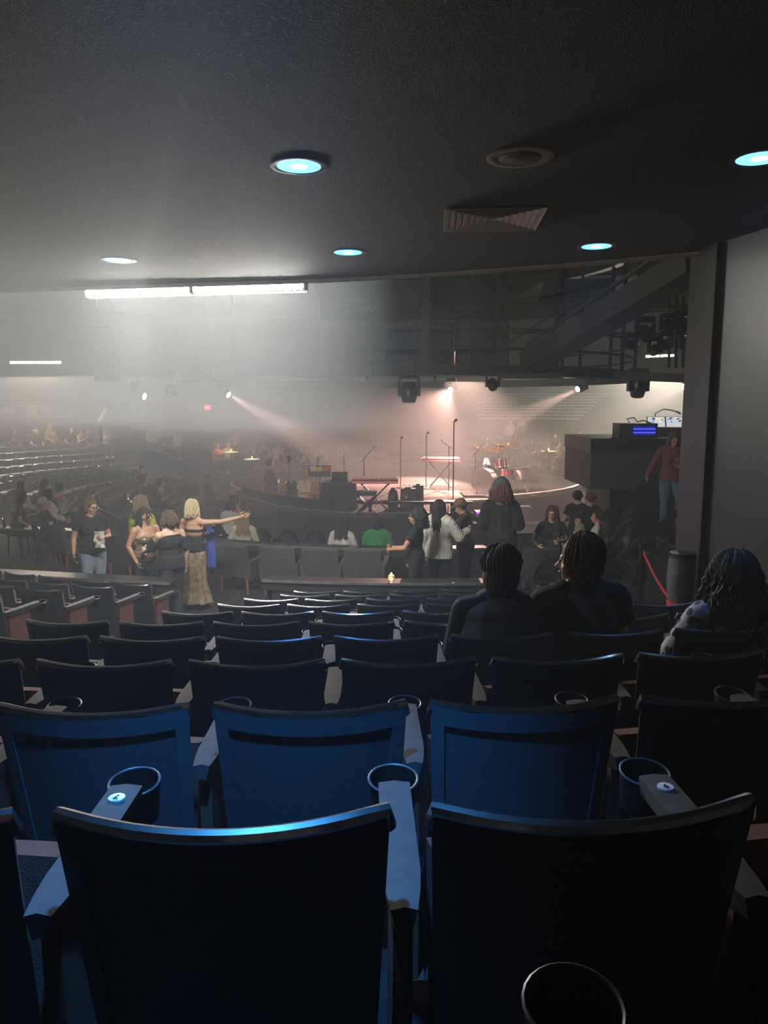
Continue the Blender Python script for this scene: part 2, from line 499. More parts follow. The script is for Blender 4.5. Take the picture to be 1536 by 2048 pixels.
# ------------------------------------------------------------------ haze that fills the hall
def haze_mat(nm, dens):
    hz = bpy.data.materials.new(nm); hz.use_nodes = True
    nt = hz.node_tree; nt.nodes.clear()
    out = nt.nodes.new('ShaderNodeOutputMaterial'); vs_ = nt.nodes.new('ShaderNodeVolumeScatter')
    vs_.inputs['Color'].default_value = (0.92, 0.98, 1.0, 1); vs_.inputs['Density'].default_value = dens
    vs_.inputs['Anisotropy'].default_value = 0.1
    nt.links.new(vs_.outputs[0], out.inputs['Volume'])
    return hz
YH, YN, ZU = 14.6, 12.3, CAMZ - 0.15
ZT = CAMZ + 0.62     # the thick fog reaches down to the floor beyond YH, only hangs high between YN and YH
def fog(nm, poly, m, label, X):
    b = MB(); n = len(poly)
    vs = [(-X, y, z) for y, z in poly] + [(X, y, z) for y, z in poly]
    fs = [tuple(range(n)), tuple(range(n, 2 * n))[::-1]] + [(i, (i + 1) % n, n + (i + 1) % n, n + i) for i in range(n)]
    b.add(vs, fs); tag(b.build(nm, m, smooth=False), label, 'haze', kind='stuff')
fog('stage_haze', [(YH, -0.2), (45, -0.2), (45, ZT + 1.0), (20, ZT), (YN, CAMZ + 0.1), (YN, ZU), (YH, CAMZ - 0.9)], haze_mat('thick_haze', HAZE_FAR), 'thick stage fog hanging over the stage and the far seat banks', 20)
fog('thin_haze', [(-5.5, -0.2), (YH - 0.01, -0.2), (YH - 0.01, CAMZ - 0.91), (YN - 0.01, ZU - 0.01), (YN - 0.01, CAMZ + HC - 0.01), (-5.5, CAMZ + HC - 0.01)], haze_mat('thin_haze', HAZE_NEAR), 'thin fog drifting over the near rows and under the low ceiling', 12)
q = [(0.15, 8.77), (-2.9, 17.0), (-9.5, 17.0), (-6.2, 8.77)]; zb_ = [CAMZ - 0.25, CAMZ - 1.1, CAMZ - 1.1, CAMZ - 0.25]
b = MB(); b.add([(x, y, z) for (x, y), z in zip(q, zb_)] + [(x, y, 8.8) for x, y in q], [(0, 1, 2, 3), (7, 6, 5, 4), (0, 4, 5, 1), (1, 5, 6, 2), (2, 6, 7, 3), (3, 7, 4, 0)])
tag(b.build('drifting_smoke', haze_mat('dense_smoke', HAZE_LEFT), smooth=False), 'denser drift of smoke glowing around the wire-guarded tube light', 'smoke', kind='stuff')
b = MB(); q = [(-0.2, 1.6), (-2.1, 6.9), (-9, 6.9), (-9, 1.6)]
b.prism(q[::-1], CAMZ - 0.15, CAMZ + HC - 0.02)
tag(b.build('drifting_smoke', haze_mat('ceiling_smoke', HAZE_CEIL), smooth=False), 'pale smoke caught under the low ceiling at the upper left', 'smoke', kind='stuff')
# ------------------------------------------------------------------ theatre seats of the near sections
M_PERF = mat_spots('dark_blue_perforated_shell', (0.06, 0.085, 0.105), (0.016, 0.022, 0.03), 260, 0.25, 0.5)
M_SHELL = mat('dark_blue_shell_border', (0.065, 0.10, 0.13), 0.4, noise=0.15, nscale=12)
M_RIM = mat('polished_dark_rim', (0.8, 0.8, 0.82), 0.15, 1.0, noise=0.15, nscale=25)
M_MAROON = mat('maroon_upholstery', (0.10, 0.028, 0.022), 0.85, noise=0.35, nscale=30, bump=0.3, bscale=220)
M_ENDPAN = mat('brown_end_panel', (0.16, 0.065, 0.045), 0.6, noise=0.3, nscale=12)
M_ARM = mat('grey_arm_pad', (0.065, 0.063, 0.062), 0.85, noise=0.25, nscale=25)
M_CUP = mat('black_cup_plastic', (0.015, 0.015, 0.016), 0.4, noise=0.2, nscale=20)
M_CUPRIM = mat('worn_cup_rim', (0.10, 0.10, 0.105), 0.4, noise=0.3, nscale=20)
M_DISC = mat('white_number_disc', (0.75, 0.78, 0.8), 0.4, noise=0.05, nscale=20)
M_INK = mat('black_ink', (0.01, 0.01, 0.01), 0.6, noise=0.2, nscale=20)
SW = 0.497
def back_pt(u, z):
    """u in -1..1 across, z height: rear-curved shell"""
    f = (z - 0.28) / 0.57
    w = SW * (0.90 + 0.10 * f) / 2
    return Vector((u * w, 0.115 * (1 - f) + 0.05 * u * u - 0.05, z + 0.012 * u * u * f))
def back_grid(u0, u1, z0, z1, nu=14, nz=5, off=0.0, ztop_round=False):
    g = []
    for i in range(nz + 1):
        z = z0 + (z1 - z0) * i / nz
        g.append([back_pt(u0 + (u1 - u0) * j / nu, z) + Vector((0, off, 0)) for j in range(nu + 1)])
    return g
def text_mesh(txt, size, name, font_off=0.0):
    cu = bpy.data.curves.new(name, 'FONT'); cu.body = txt; cu.size = size; cu.align_x = 'CENTER'; cu.align_y = 'CENTER'
    cu.extrude = 0.0006
    o = bpy.data.objects.new(name, cu); COL.objects.link(o)
    dg = bpy.context.evaluated_depsgraph_get(); me = bpy.data.meshes.new_from_object(o.evaluated_get(dg))
    bpy.data.objects.remove(o); return me
TXT7 = text_mesh('7', 0.022, 'numeral_seven'); TXT9 = text_mesh('9', 0.022, 'numeral_nine')
for m_ in (TXT7, TXT9): m_.materials.append(M_INK)

def make_seat():
    t = thing('theater_seat', 'x', 'seat')
    MB().slab(back_grid(-0.93, 0.93, 0.30, 0.835), 0.016).build('back_panel', M_PERF, t)
    for s in (-1, 1):
        g = back_grid(s * 0.86, s * 1.0, 0.34, 0.845, 3, 5, -0.006)
        if s < 0: g = [row[::-1] for row in g]
        MB().slab(g, 0.018).build('side_border', M_SHELL, t)
    MB().slab(back_grid(-0.90, 0.90, 0.795, 0.845, 14, 1, -0.006), 0.018).build('top_border', M_SHELL, t)
    pts = [back_pt(u, 0.80 + (0.045 if abs(u) < 0.99 else 0.025)) for u in [-1.0, -0.985] + [i / 8 for i in range(-7, 8)] + [0.985, 1.0]]
    pts = [back_pt(-1.01, 0.815)] + pts + [back_pt(1.01, 0.815)]
    MB().tube([p + Vector((0, -0.004, 0.004)) for p in pts], 0.013, 8).build('top_rim', M_RIM, t)
    MB().slab(back_grid(-0.9, 0.9, 0.36, 0.80, 8, 4, 0.035), 0.045).build('back_cushion', M_MAROON, t)
    b = MB(); g = []
    for i in range(6):
        f = i / 5
        z = 0.34 + 0.32 * f; y = 0.15 + 0.10 * f * (1 - 0.2 * f)
        g.append([Vector((-0.225 + 0.45 * j / 5, y + 0.015 * sin(pi * j / 5), z)) for j in range(6)])
    b.slab(g, 0.07); b.build('folding_seat', M_MAROON, t)
    a = SW / 2 + 0.026
    b = MB(); b.box((a, 0.17, 0.33), (0.032, 0.26, 0.62)); b.box((a, 0.17, 0.012), (0.07, 0.34, 0.024))
    b.build('end_panel', M_ENDPAN, t, smooth=False)
    # armrest: pad with rounded rear end, slight fall to the rear
    g = []
    for i in range(9):
        f = i / 8; y = 0.0 + 0.415 * f
        w = 0.030 * (1.0 if i > 1 else (0.55, 0.85)[i])
        g.append([Vector((a - w, y, 0.672 - 0.004 * f)), Vector((a, y, 0.676 - 0.004 * f)), Vector((a + w, y, 0.672 - 0.004 * f))])
    MB().slab(g, 0.042).build('armrest', M_ARM, t)
    R = Euler((radians(7), 0, 0)).to_matrix(); c = (a, 0.462, 0.672)
    MB().lathe([(0.0, -0.085), (0.046, -0.085), (0.053, 0.0), (0.050, 0.0), (0.044, -0.078), (0.0, -0.078)], c, 20, R).build('cup_holder', M_CUP, t)
    pts = [Vector(c) + R @ Vector((0.0525 * cos(2 * pi * i / 24), 0.0525 * sin(2 * pi * i / 24), 0.001)) for i in range(24)]
    MB().tube(pts, 0.003, 6, closed=True).build('cup_rim', M_CUPRIM, t)
    return t
SEAT0 = make_seat()
used0 = [False]
ROWCX = -0.8                    # the middle rows curve about a point a little left of the stage
def put_seat(r, phi, z, label, group=None, cx=CX):
    o = SEAT0 if not used0[0] else copy_tree(SEAT0)
    used0[0] = True
    o.location = polar(r, phi, z) + Vector((cx - CX, 0, 0)); o.rotation_euler = (0, 0, phi)
    o['label'] = label
    if group: o['group'] = group
    return o
SEATS = {}
PITCH_S = 0.565
bound = {-1: 0.225, 0: 0.040, 1: 0.09, 2: -0.19, 3: -0.27, 4: 0.09, 5: 0.10, 6: -0.25, 7: 0.37, 8: 0.03, 9: 0.07}
LEFT_PHI = math.atan2(0.61 + 1.62, 14.2)
for k in range(-1, ROWS):
    r = row_r(k); z = row_floor(k); y = CY - r
    dpt = y * cos(PITCH) + 0.1
    lim = 0.53 * dpt + 0.35
    n = 0
    js = range(-14, 15)
    for j in js:
        xb = bound[k] + PITCH_S * j          # seat's right-hand arm
        xc = xb - PITCH_S / 2
        if abs(xc) > lim + 0.02: continue
        phi = (xc - ROWCX) / r
        if xc - 0.27 < -1.50 - 0.16 * (8.6 - y): continue
        if k >= 5 and xc > 2.15: continue
        if k == -1 and abs(xb - 0.225) > 0.01: continue
        nm = 'dark blue theatre seat %s from the left in the %s row ahead of the viewer' % (ORD[n], 'own' if k < 0 else ORD[k])
        if k == -1: nm = "dark seat of the viewer's own row, only its round cup holder in view"
        n += 1
        o = put_seat(r, phi, z, nm, 'centre section, %s row of blue theatre seats' % ('own' if k < 0 else ORD[k]), ROWCX)
        SEATS[(k, j)] = o
# seat numbers on the arm pads beside the nearest cups
def number_on(seat, me):
    a = SW / 2 + 0.026
    b = MB(); b.lathe([(0, 0), (0.0165, 0), (0.0165, 0.004), (0.0, 0.005)], (a, 0.355, 0.692), 20)
    d = b.build('seat_number', M_DISC, seat); d['label'] = 'round white seat number disc'
    o = link('numeral', me, d, (a, 0.355, 0.6975)); o.rotation_euler = (0, 0, pi)
number_on(SEATS[(0, -1)], TXT7)
number_on(SEATS[(0, 1)], TXT9)
# left section: aisle ends stepping down to the walkway
ends = [(9, -3.0, 6), (8, -3.16, 5), (7, -3.36, 4), (6, -3.55, 2), (5, -3.75, 1)]
for k, xe, cnt in ends:
    r = row_r(k) + 0.1
    ph_end = -math.asin((CX - xe) / r)
    for i in range(cnt):
        phi = ph_end - i * PITCH_S / r
        put_seat(r, phi, row_floor(k), 'grey-lit theatre seat %s from the aisle in the %s row of the left section' % (ORD[i], ORD[9 - k]), 'left section theatre seats')
# ------------------------------------------------------------------ stage
ST = 1.2                        # stage height above the arena floor
SR = 4.95
M_STAGE = mat('stage_boards', (0.13, 0.09, 0.08), 0.75, spec=0.2, noise=0.35, nscale=1.2, bump=0.1, bscale=40)
M_SKIRT = mat('dark_stage_skirt', (0.030, 0.028, 0.030), 0.75, noise=0.3, nscale=3)
M_EDGE = mat('pale_stage_edge', (0.42, 0.40, 0.37), 0.4, 0.2, noise=0.3, nscale=6)
t = thing('round_stage', 'round stage in the middle of the hall with dark skirt and pale rim', 'stage', (CX, CY, 0))
b = MB(); b.lathe([(0, ST - 0.06), (SR - 0.02, ST - 0.06), (SR - 0.02, ST), (0, ST)], n=72); b.build('stage_top', M_STAGE, t, smooth=False)
NP = 28
for i in range(NP):                      # skirt panels, each a flat board
    a0, a1 = 2 * pi * i / NP + 0.004, 2 * pi * (i + 1) / NP - 0.004
    p, q = Vector((SR * cos(a0), SR * sin(a0), 0)), Vector((SR * cos(a1), SR * sin(a1), 0))
    if (p + q).y > 4: continue
    b = MB(); b.bar(p + Vector((0, 0, (ST - 0.05) / 2)), q + Vector((0, 0, (ST - 0.05) / 2)), 0.03, ST - 0.06); b.build('skirt_panel', M_SKIRT, t, smooth=False)
b = MB(); b.tube([(SR * 1.0 * cos(2 * pi * i / NP), SR * sin(2 * pi * i / NP), ST + 0.005) for i in range(NP)], 0.035, 6, closed=True); b.build('stage_rim', M_EDGE, t)

# dark raised barrier on the right-hand side of the stage (slab coloured dark for the unlit floor, pale coping)
M_DKFLOOR = mat('unlit_stage_floor', (0.02, 0.018, 0.018), 0.5, noise=0.3, nscale=3)
poly = []
for i in range(17):
    a = radians(-62 + 124 * i / 16); poly.append(((SR - 0.06) * cos(a), (SR - 0.06) * sin(a)))
b = MB(); b.prism(poly, ST + 0.001, ST + 0.05); b.build('unlit_wing_floor', M_DKFLOOR, t, smooth=False)
b = MB(); b.tube([(x * 1.012, y * 1.012, ST + 0.075) for x, y in poly], 0.04, 6); b.build('pale_coping', M_EDGE, t)

# apron in front with low railing
M_RAIL = mat('black_rail_paint', (0.018, 0.017, 0.017), 0.45, 0.2, noise=0.3, nscale=10)
AP = [at_z(484, 992, ST - 0.03), at_z(556, 1012, ST - 0.03), at_z(628, 1021, ST - 0.03), at_z(700, 1026, ST - 0.03), at_z(945, 1027, ST - 0.03)]
t = thing('stage_apron', 'dark low apron with a black railing in front of the stage', 'stage apron', (0, 0, 0))
aa = [atan2(AP[-1].x - CX, CY - AP[-1].y), atan2(AP[0].x - CX, CY - AP[0].y)]
poly = [(p.x, p.y) for p in AP] + [tuple(polar(SR + 0.06, aa[0] + (aa[1] - aa[0]) * i / 12)[:2]) for i in range(13)]
b = MB(); b.prism(poly, ST - 0.12, ST - 0.03); b.build('apron_floor', M_STAGE, t, smooth=False)
for p, q in zip(AP[:-1], AP[1:]):
    b = MB(); b.bar((p.x, p.y, (ST - 0.12) / 2), (q.x, q.y, (ST - 0.12) / 2), 0.05, ST - 0.13); b.build('apron_panel', M_SKIRT, t, smooth=False)
b = MB()
for p, q in zip(AP[:-1], AP[1:]): b.bar((p.x, p.y - 0.03, ST - 0.02), (q.x, q.y - 0.03, ST - 0.02), 0.04, 0.03)
b.build('apron_edge', mat('worn_apron_edge', (0.16, 0.15, 0.14), 0.5, noise=0.3, nscale=5), t, smooth=False)
RZ = ST + 0.20
b = MB()
for p, q in zip(AP[:-1], AP[1:]): b.bar((p.x, p.y, RZ), (q.x, q.y, RZ), 0.05, 0.035)
b.build('top_rail', M_RAIL, t, smooth=False)
npost = 0
for p, q, n in zip(AP[:-1], AP[1:], (2, 2, 2, 6)):
    for i in range(n):
        c = p + (q - p) * (i / n)
        b = MB(); b.box((c.x, c.y, ST + 0.08), (0.07 if n == 6 else 0.04, 0.05, 0.26)); b.build('rail_post', M_RAIL, t, smooth=False)
for p, q in ((AP[0], AP[1]), (AP[1], AP[2]), (AP[2], AP[3])):
    b = MB(); b.bar((p.x, p.y + 0.02, ST + 0.09), (q.x, q.y + 0.02, ST + 0.09), 0.012, 0.19); b.build('rail_panel', M_SKIRT, t, smooth=False)
# stage steps descending to the right of the railing
t = thing('stage_steps', 'black stage steps with a sloping handrail right of the apron', 'steps', (0, 0, 0))
s0 = at_z(905, 1027, ST - 0.03)
for i in range(5):
    b = MB(); zt = ST - 0.2 - i * 0.2; b.box((s0.x + 0.60 + 0.16 * i, s0.y - 0.14 - 0.2 * i, zt / 2), (0.6, 0.22, zt)); b.build('step', M_SKIRT, t, smooth=False)
h0 = Vector((s0.x + 0.05, s0.y - 0.05, ST + 0.20)); h1 = h0 + Vector((0.62, -0.95, -0.42))
b = MB(); b.bar(h0, h1, 0.05, 0.06); b.build('handrail', M_RAIL, t, smooth=False)
for f in (0.0, 0.98):
    p = h0 + (h1 - h0) * f
    b = MB(); b.bar((p.x, p.y, max(0.3, p.z - 0.75)), (p.x, p.y, p.z), 0.07, 0.05); b.build('handrail_post', M_RAIL, t, smooth=False)
# boxes beside the steps, the pink light on them put into the colour, one with a purple light strip
M_PINK = mat('pink_lit_tone', (0.5, 0.33, 0.36), 0.5, noise=0.15, nscale=4)
def stage_box(px, py, y, w, h, dp, label, strip=False):
    c = at_y(px, py, y)
    t = thing('stage_box', label, 'box', (c.x, c.y, 0))
    top = c.z
    b = MB(); b.box((0, 0, top - h / 2), (w, dp, h)); b.build('box_body', M_PINK, t, smooth=False)
    b = MB(); b.box((0, 0, top + 0.012), (w + 0.03, dp + 0.03, 0.024)); b.build('box_lid', M_EDGE, t, smooth=False)
    b = MB(); b.box((0, 0, (top - h) / 2), (w * 0.85, dp * 0.85, top - h)); b.build('plinth', M_SKIRT, t, smooth=False)
    if strip:
        b = MB(); b.box((0, -dp / 2 - 0.02, top + 0.012), (w, 0.02, 0.03)); b.build('light_strip', emat('purple_strip', (0.55, 0.06, 0.9), 3.0), t, smooth=False)
stage_box(966, 1024, 15.9, 0.30, 0.45, 0.3, 'pink-lit box with a glowing purple strip behind the hooded figure', True)
stage_box(1044, 1015, 16.2, 0.34, 0.38, 0.3, 'pink-lit box right of the hooded figure at the stage edge')
stage_box(1075, 1048, 15.4, 0.85, 0.16, 0.35, 'long low pink-lit ledge box below the stage wing')

# ------------------------------------------------------------------ stage gear
M_RED = mat('glossy_red_lacquer', (0.45, 0.02, 0.025), 0.3, noise=0.15, nscale=10)
M_IVORY = mat('ivory_keys', (0.8, 0.78, 0.74), 0.4, noise=0.05, nscale=10)
M_SEATPAD = mat('black_vinyl', (0.02, 0.02, 0.021), 0.5, noise=0.3, nscale=25, bump=0.2, bscale=150)
def keyboard(c, w, h, rz, label, standlabel, face=1):
    """red stage keyboard on an X-stand, keys towards face*y"""
    s = thing('keyboard_stand', standlabel, 'stand', (c.x, c.y, c.z), rz)
    for sy in (-1, 1):
        b = MB(); y = 0.03 * sy
        b.bar((-0.28, y, 0.0), (0.28, y, h - 0.02), 0.025); b.build('cross_bar', M_BLACKM, s, smooth=False)
        b = MB(); b.bar((0.28, y + 0.035, 0.0), (-0.28, y + 0.035, h - 0.02), 0.025); b.build('cross_bar', M_BLACKM, s, smooth=False)
    for sx in (-1, 1):
        b = MB(); b.bar((sx * 0.28, -0.2, 0.015), (sx * 0.28, 0.2, 0.015), 0.03); b.build('foot', M_BLACKM, s, smooth=False)
        b = MB(); b.bar((sx * 0.28, -0.17, h - 0.02), (sx * 0.28, 0.17, h - 0.02), 0.03); b.build('support_arm', M_BLACKM, s, smooth=False)
    k = thing('stage_keyboard', label, 'keyboard', (c.x, c.y, c.z + h), rz)
    b = MB(); b.box((0, 0, 0.045), (w, 0.34, 0.09)); b.build('case', M_RED, k, smooth=False)
    b = MB(); b.box((0, face * 0.12, 0.096), (w * 0.92, 0.14, 0.02)); b.build('white_keys', M_IVORY, k, smooth=False)
    b = MB(); n = int(w / 0.034)
    for i in range(n):
        if i % 7 in (2, 6): continue
        b.box((-w * 0.45 + (i + 0.5) * w * 0.9 / n, face * 0.085, 0.111), (0.013, 0.085, 0.012))
    b.build('black_keys', M_BLACK, k, smooth=False)
    b = MB(); b.box((0, -0.172, 0.03), (w * 0.99, 0.006, 0.018)); b.build('rear_stripe', M_IVORY, k, smooth=False)
    for i in range(9):
        b = MB(); b.lathe([(0.012, 0), (0.012, 0.02), (0, 0.022)], (-w * 0.35 + i * w * 0.085, -face * 0.09, 0.09), 8); b.build('knob', M_IVORY, k)
c = at_z(750, 1026, ST - 0.03)
keyboard(Vector((c.x, c.y + 0.25, ST - 0.03)), 0.95, 0.60, 0.02, 'bright red keyboard beside the black cloth table on the near stage', 'black X-stand carrying the near red keyboard')
c = at_z(880, 975, ST)
keyboard(Vector((c.x, c.y, ST + 0.012)), 1.02, 0.68, 0.0, 'red keyboard on the dark mat in the middle of the stage', 'black X-stand carrying the middle red keyboard')
t = thing('stage_mat', 'dark flat mat under the middle keyboard', 'mat', (c.x + 0.1, c.y - 0.05, ST + 0.001))
b = MB(); b.prism([(-0.95, -0.45), (0.95, -0.5), (0.9, 0.5), (-0.9, 0.45)], 0, 0.011); b.build('mat_cloth', M_CHARCOAL, t, smooth=False)
# keyboard bench in front
c = at_z(741, 1027, ST - 0.03)
t = thing('keyboard_bench', 'black padded X-leg bench in front of the near red keyboard', 'bench', (c.x - 0.08, c.y - 0.12 + 0.15, ST - 0.03))
b = MB(); b.box((0, 0, 0.42), (0.42, 0.26, 0.09)); o = b.build('padded_seat', M_SEATPAD, t)
for y in (-0.1, 0.1):
    b = MB(); b.bar((-0.2, y, 0.01), (0.2, y, 0.38), 0.025); b.build('leg', M_BLACKM, t, smooth=False)
    b = MB(); b.bar((0.2, y + 0.03, 0.01), (-0.2, y + 0.03, 0.38), 0.025); b.build('leg', M_BLACKM, t, smooth=False)

def mic_stand(px, py, h, label, boom=None, straight=True, zz=ST):
    c = at_z(px, py, zz)
    t = thing('microphone_stand', label, 'microphone stand', (c.x, c.y, zz))
    b = MB(); b.lathe([(0, 0), (0.13, 0), (0.13, 0.015), (0.03, 0.03), (0, 0.03)], n=16); b.build('base', M_BLACKM, t)
    b = MB(); b.tube([(0, 0, 0.02), (0, 0, h)], 0.013, 6); b.build('pole', M_BLACKM, t)
    e = Vector((0, 0, h))
    if boom:
        e = Vector((boom[0], 0.05, h + boom[1]))
        b = MB(); b.tube([(-boom[0] * 0.35, -0.02, h - boom[1] * 0.35), e], 0.010, 6); b.build('boom', M_BLACKM, t)
    b = MB(); b.tube([e, e + Vector((0.03, -0.10, 0.03)), ], [0.015, 0.022], 8); b.ball(e + Vector((0.035, -0.125, 0.038)), 0.033, n=8, m=6); b.build('microphone', M_CHROME if boom else M_BLACKM, t)
mic_stand(852, 976, 1.42, 'tall thin microphone stand left of the middle keyboard')
mic_stand(906, 1000, 1.80, 'tall thin microphone stand right of the middle keyboard')
mic_stand(801, 976, 1.30, 'thin microphone stand at the far left of the pink lit floor')
mic_stand(897, 985, 1.15, 'boom microphone over the middle keyboard, pale head lit', (-0.2, 0.14))
mic_stand(728, 985, 0.85, 'boom microphone leaning over the near red keyboard', (0.22, 0.25))

# black table, laptop
c = at_z(676, 1022, ST - 0.03)
t = thing('cloth_table', 'table under a black cloth left of the near red keyboard', 'table', (c.x, c.y + 0.45, ST - 0.03))
g = []
for i in range(5):
    row = []
    for j in range(33):
        a = j / 32 * 4; sd = int(a) % 4; f = a - int(a)
        hw, hd = 0.36, 0.25
        P = [(-hw, -hd), (hw, -hd), (hw, hd), (-hw, hd)]; p, q = P[sd], P[(sd + 1) % 4]
        x, y = p[0] + (q[0] - p[0]) * f, p[1] + (q[1] - p[1]) * f
        fl = 1.0 + 0.06 * (1 - i / 4) * (1 + sin(j * 2.4))
        row.append((x * fl, y * fl, 0.01 + 0.55 * i / 4))
    g.append(row)
b = MB(); b.slab(g, 0.01); b.build('cloth_drop', M_CHARCOAL, t)
b = MB(); b.box((0, 0, 0.57), (0.74, 0.52, 0.03)); b.build('table_top', M_CHARCOAL, t, smooth=False)
tl = thing('laptop', 'dark open laptop on the black cloth table', 'laptop', (c.x + 0.02, c.y + 0.45, ST - 0.03 + 0.585))
b = MB(); b.box((0, 0, 0.008), (0.34, 0.23, 0.016)); b.build('keyboard_base', M_BLACKM, tl, smooth=False)
b = MB(); b.box((0, -0.13, 0.11), (0.34, 0.012, 0.21), (radians(12), 0, 0)); b.build('screen_lid', M_BLACKM, tl, smooth=False)

# monitors and cases as black silhouettes at the stage edge
def monitor(px, y, w, h, label, round_top=False):
    c = at_y(px, 1003, y)
    t = thing('stage_monitor', label, 'speaker', (c.x, y, ST - 0.03))
    if round_top:
        b = MB(); b.lathe([(0, 0), (w * 0.5, 0), (w * 0.52, h * 0.55), (w * 0.42, h * 0.85), (w * 0.2, h), (0, h)], n=16); b.build('cabinet', M_SEATPAD, t)
    else:
        b = MB(); b.box((0, 0, h / 2), (w, 0.34, h), top=(0.94, 0.7)); b.build('cabinet', M_SEATPAD, t, smooth=False)
    b = MB(); b.lathe([(0, 0.012), (w * 0.2, 0.004), (w * 0.27, 0), (w * 0.27, -0.01), (0, -0.01)], (0, -0.155 if not round_top else -w * 0.5, h * 0.5), 16, Euler((radians(90 - 6), 0, 0)).to_matrix()); b.build('driver', M_BLACKM, t)
    b = MB(); b.bar((-w * 0.2, 0, h + 0.012), (w * 0.2, 0, h + 0.012), 0.03, 0.02); b.build('handle', M_BLACKM, t, smooth=False)
monitor(786, 16.5, 0.22, 0.42, 'small black round-topped monitor right of the near red keyboard', True)
monitor(816, 16.6, 0.34, 0.42, 'black stage monitor with a folded white paper on top')
monitor(836, 16.9, 0.24, 0.46, 'black upright monitor next to the one with white paper', False)
c = at_y(813, 982, 16.6)
t = thing('folded_paper', 'folded white set list lying on the black stage monitor', 'paper', (c.x, c.y, ST - 0.03 + 0.445))
b = MB(); b.slab([[(-0.09, -0.06, 0.01), (-0.03, -0.06, 0.05), (0.03, -0.06, 0.02), (0.09, -0.06, 0.06)], [(-0.09, 0.06, 0.01), (-0.03, 0.06, 0.05), (0.03, 0.06, 0.02), (0.09, 0.06, 0.06)]], 0.004)
b.build('sheet', mat('white_paper', (0.8, 0.78, 0.76), 0.7, noise=0.06, nscale=10), t, smooth=False)

# cup on the apron edge
c = at_z(656, 1019, ST - 0.03)
t = thing('striped_cup', 'small plastic cup, green above and red below, on the apron edge', 'cup', (c.x, c.y - 0.015, ST - 0.005))
b = MB(); b.lathe([(0, 0), (0.04, 0), (0.045, 0.09), (0, 0.09)], n=14); b.build('red_sleeve', mat('red_plastic', (0.8, 0.07, 0.04), 0.5, noise=0.1, nscale=10), t)
b = MB(); b.lathe([(0.044, 0.09), (0.05, 0.16), (0.046, 0.16), (0.04, 0.092)], n=14); b.build('green_rim', mat('green_plastic', (0.1, 0.6, 0.12), 0.5, noise=0.1, nscale=10), t)

# music stand with coloured sheets
c = at_z(640, 1008, ST - 0.03)
t = thing('music_stand', 'black music stand left of the black cloth table', 'stand', (c.x, c.y, ST - 0.03))
b = MB(); b.tube([(0, 0, 0.02), (0, 0, 0.66)], 0.012, 6); b.build('pole', M_BLACKM, t)
for a in (0.3, 2.4, 4.5):
    b = MB(); b.tube([(0, 0, 0.16), (0.22 * cos(a), 0.22 * sin(a), 0.01)], 0.01, 6); b.build('leg', M_BLACKM, t)
b = MB(); b.box((0, 0, 0.74), (0.5, 0.02, 0.26), (radians(-20), 0, 0)); b.build('desk', M_BLACKM, t, smooth=False)
for dx, cl, nm, hh in ((-0.14, (0.8, 0.75, 0.65), 'white', 0.22), (0.0, (0.85, 0.75, 0.06), 'yellow', 0.19), (0.16, (0.8, 0.12, 0.05), 'orange red', 0.19)):
    o = thing('song_sheet', 'small %s sheet on the music stand' % nm, 'paper', (c.x + dx, c.y - 0.03, ST - 0.03 + 0.76), 0, 'sheets on the music stand')
    b = MB(); b.slab([[(-0.06, 0.055, -hh / 2), (0.06, 0.055, -hh / 2 + 0.02)], [(-0.075, -0.03, hh / 2 - 0.02), (0.07, -0.03, hh / 2)]], 0.004); b.build('sheet', mat(nm.replace(' ', '_') + '_sheet', cl, 0.7, noise=0.06, nscale=10), o, smooth=False)

# guitars in a rack and a stool
M_WOODG = mat('amber_guitar_wood', (0.40, 0.20, 0.09), 0.35, noise=0.3, nscale=8)
M_WHITEG = mat('cream_guitar_lacquer', (0.65, 0.58, 0.48), 0.3, noise=0.15, nscale=6)
M_DARKG = mat('dark_guitar_lacquer', (0.05, 0.035, 0.03), 0.3, noise=0.3, nscale=6)
def guitar(px, py, m, lean, label):
    c = at_z(px, py, ST - 0.03)
    t = thing('guitar', label, 'guitar', (c.x, c.y, ST - 0.03), lean)
    R = Euler((radians(-14), 0, 0)).to_matrix()
    out = [(0.0, 0.02), (0.10, 0.03), (0.17, 0.10), (0.18, 0.20), (0.125, 0.30), (0.115, 0.34), (0.14, 0.42), (0.10, 0.49), (0.03, 0.50)]
    poly = out + [(-x, y) for x, y in out[::-1] if x > 0]
    b = MB(); b.prism(poly, -0.03, 0.03)
    b.v = [R @ Vector((v.x, v.z, v.y)) for v in b.v]; b.build('body', m, t)
    b = MB(); b.bar(R @ Vector((0, -0.02, 0.42)), R @ Vector((0, -0.02, 0.92)), 0.045, 0.025); b.build('neck', M_WOODG, t, smooth=False)
    b = MB(); b.bar(R @ Vector((0, -0.02, 0.92)), R @ Vector((0.01, -0.01, 1.08)), 0.075, 0.02); b.build('headstock', m, t, smooth=False)
    b = MB(); b.box(R @ Vector((0, -0.036, 0.15)), (0.08, 0.01, 0.03)); b.build('bridge', M_CHROME, t, smooth=False)
    b = MB(); b.tube([(-0.15, 0.14, 0.01), (-0.13, 0.02, 0.2), (0.13, 0.02, 0.2), (0.15, 0.14, 0.01)], 0.011, 6); b.build('stand_frame', M_BLACKM, t)
guitar(586, 1004, M_DARKG, 0.5, 'dark guitar on a stand, left of the leaning pair')
guitar(612, 1004, M_WHITEG, 0.3, 'cream guitar leaning beside the music stand')
guitar(631, 1008, M_WOODG, -0.2, 'amber acoustic guitar below the coloured song sheets')
guitar(690, 980, M_WHITEG, 0.2, 'pale guitar standing behind the black cloth table')
guitar(572, 1000, M_WOODG, 0.6, 'small amber guitar at the left end of the stage gear')

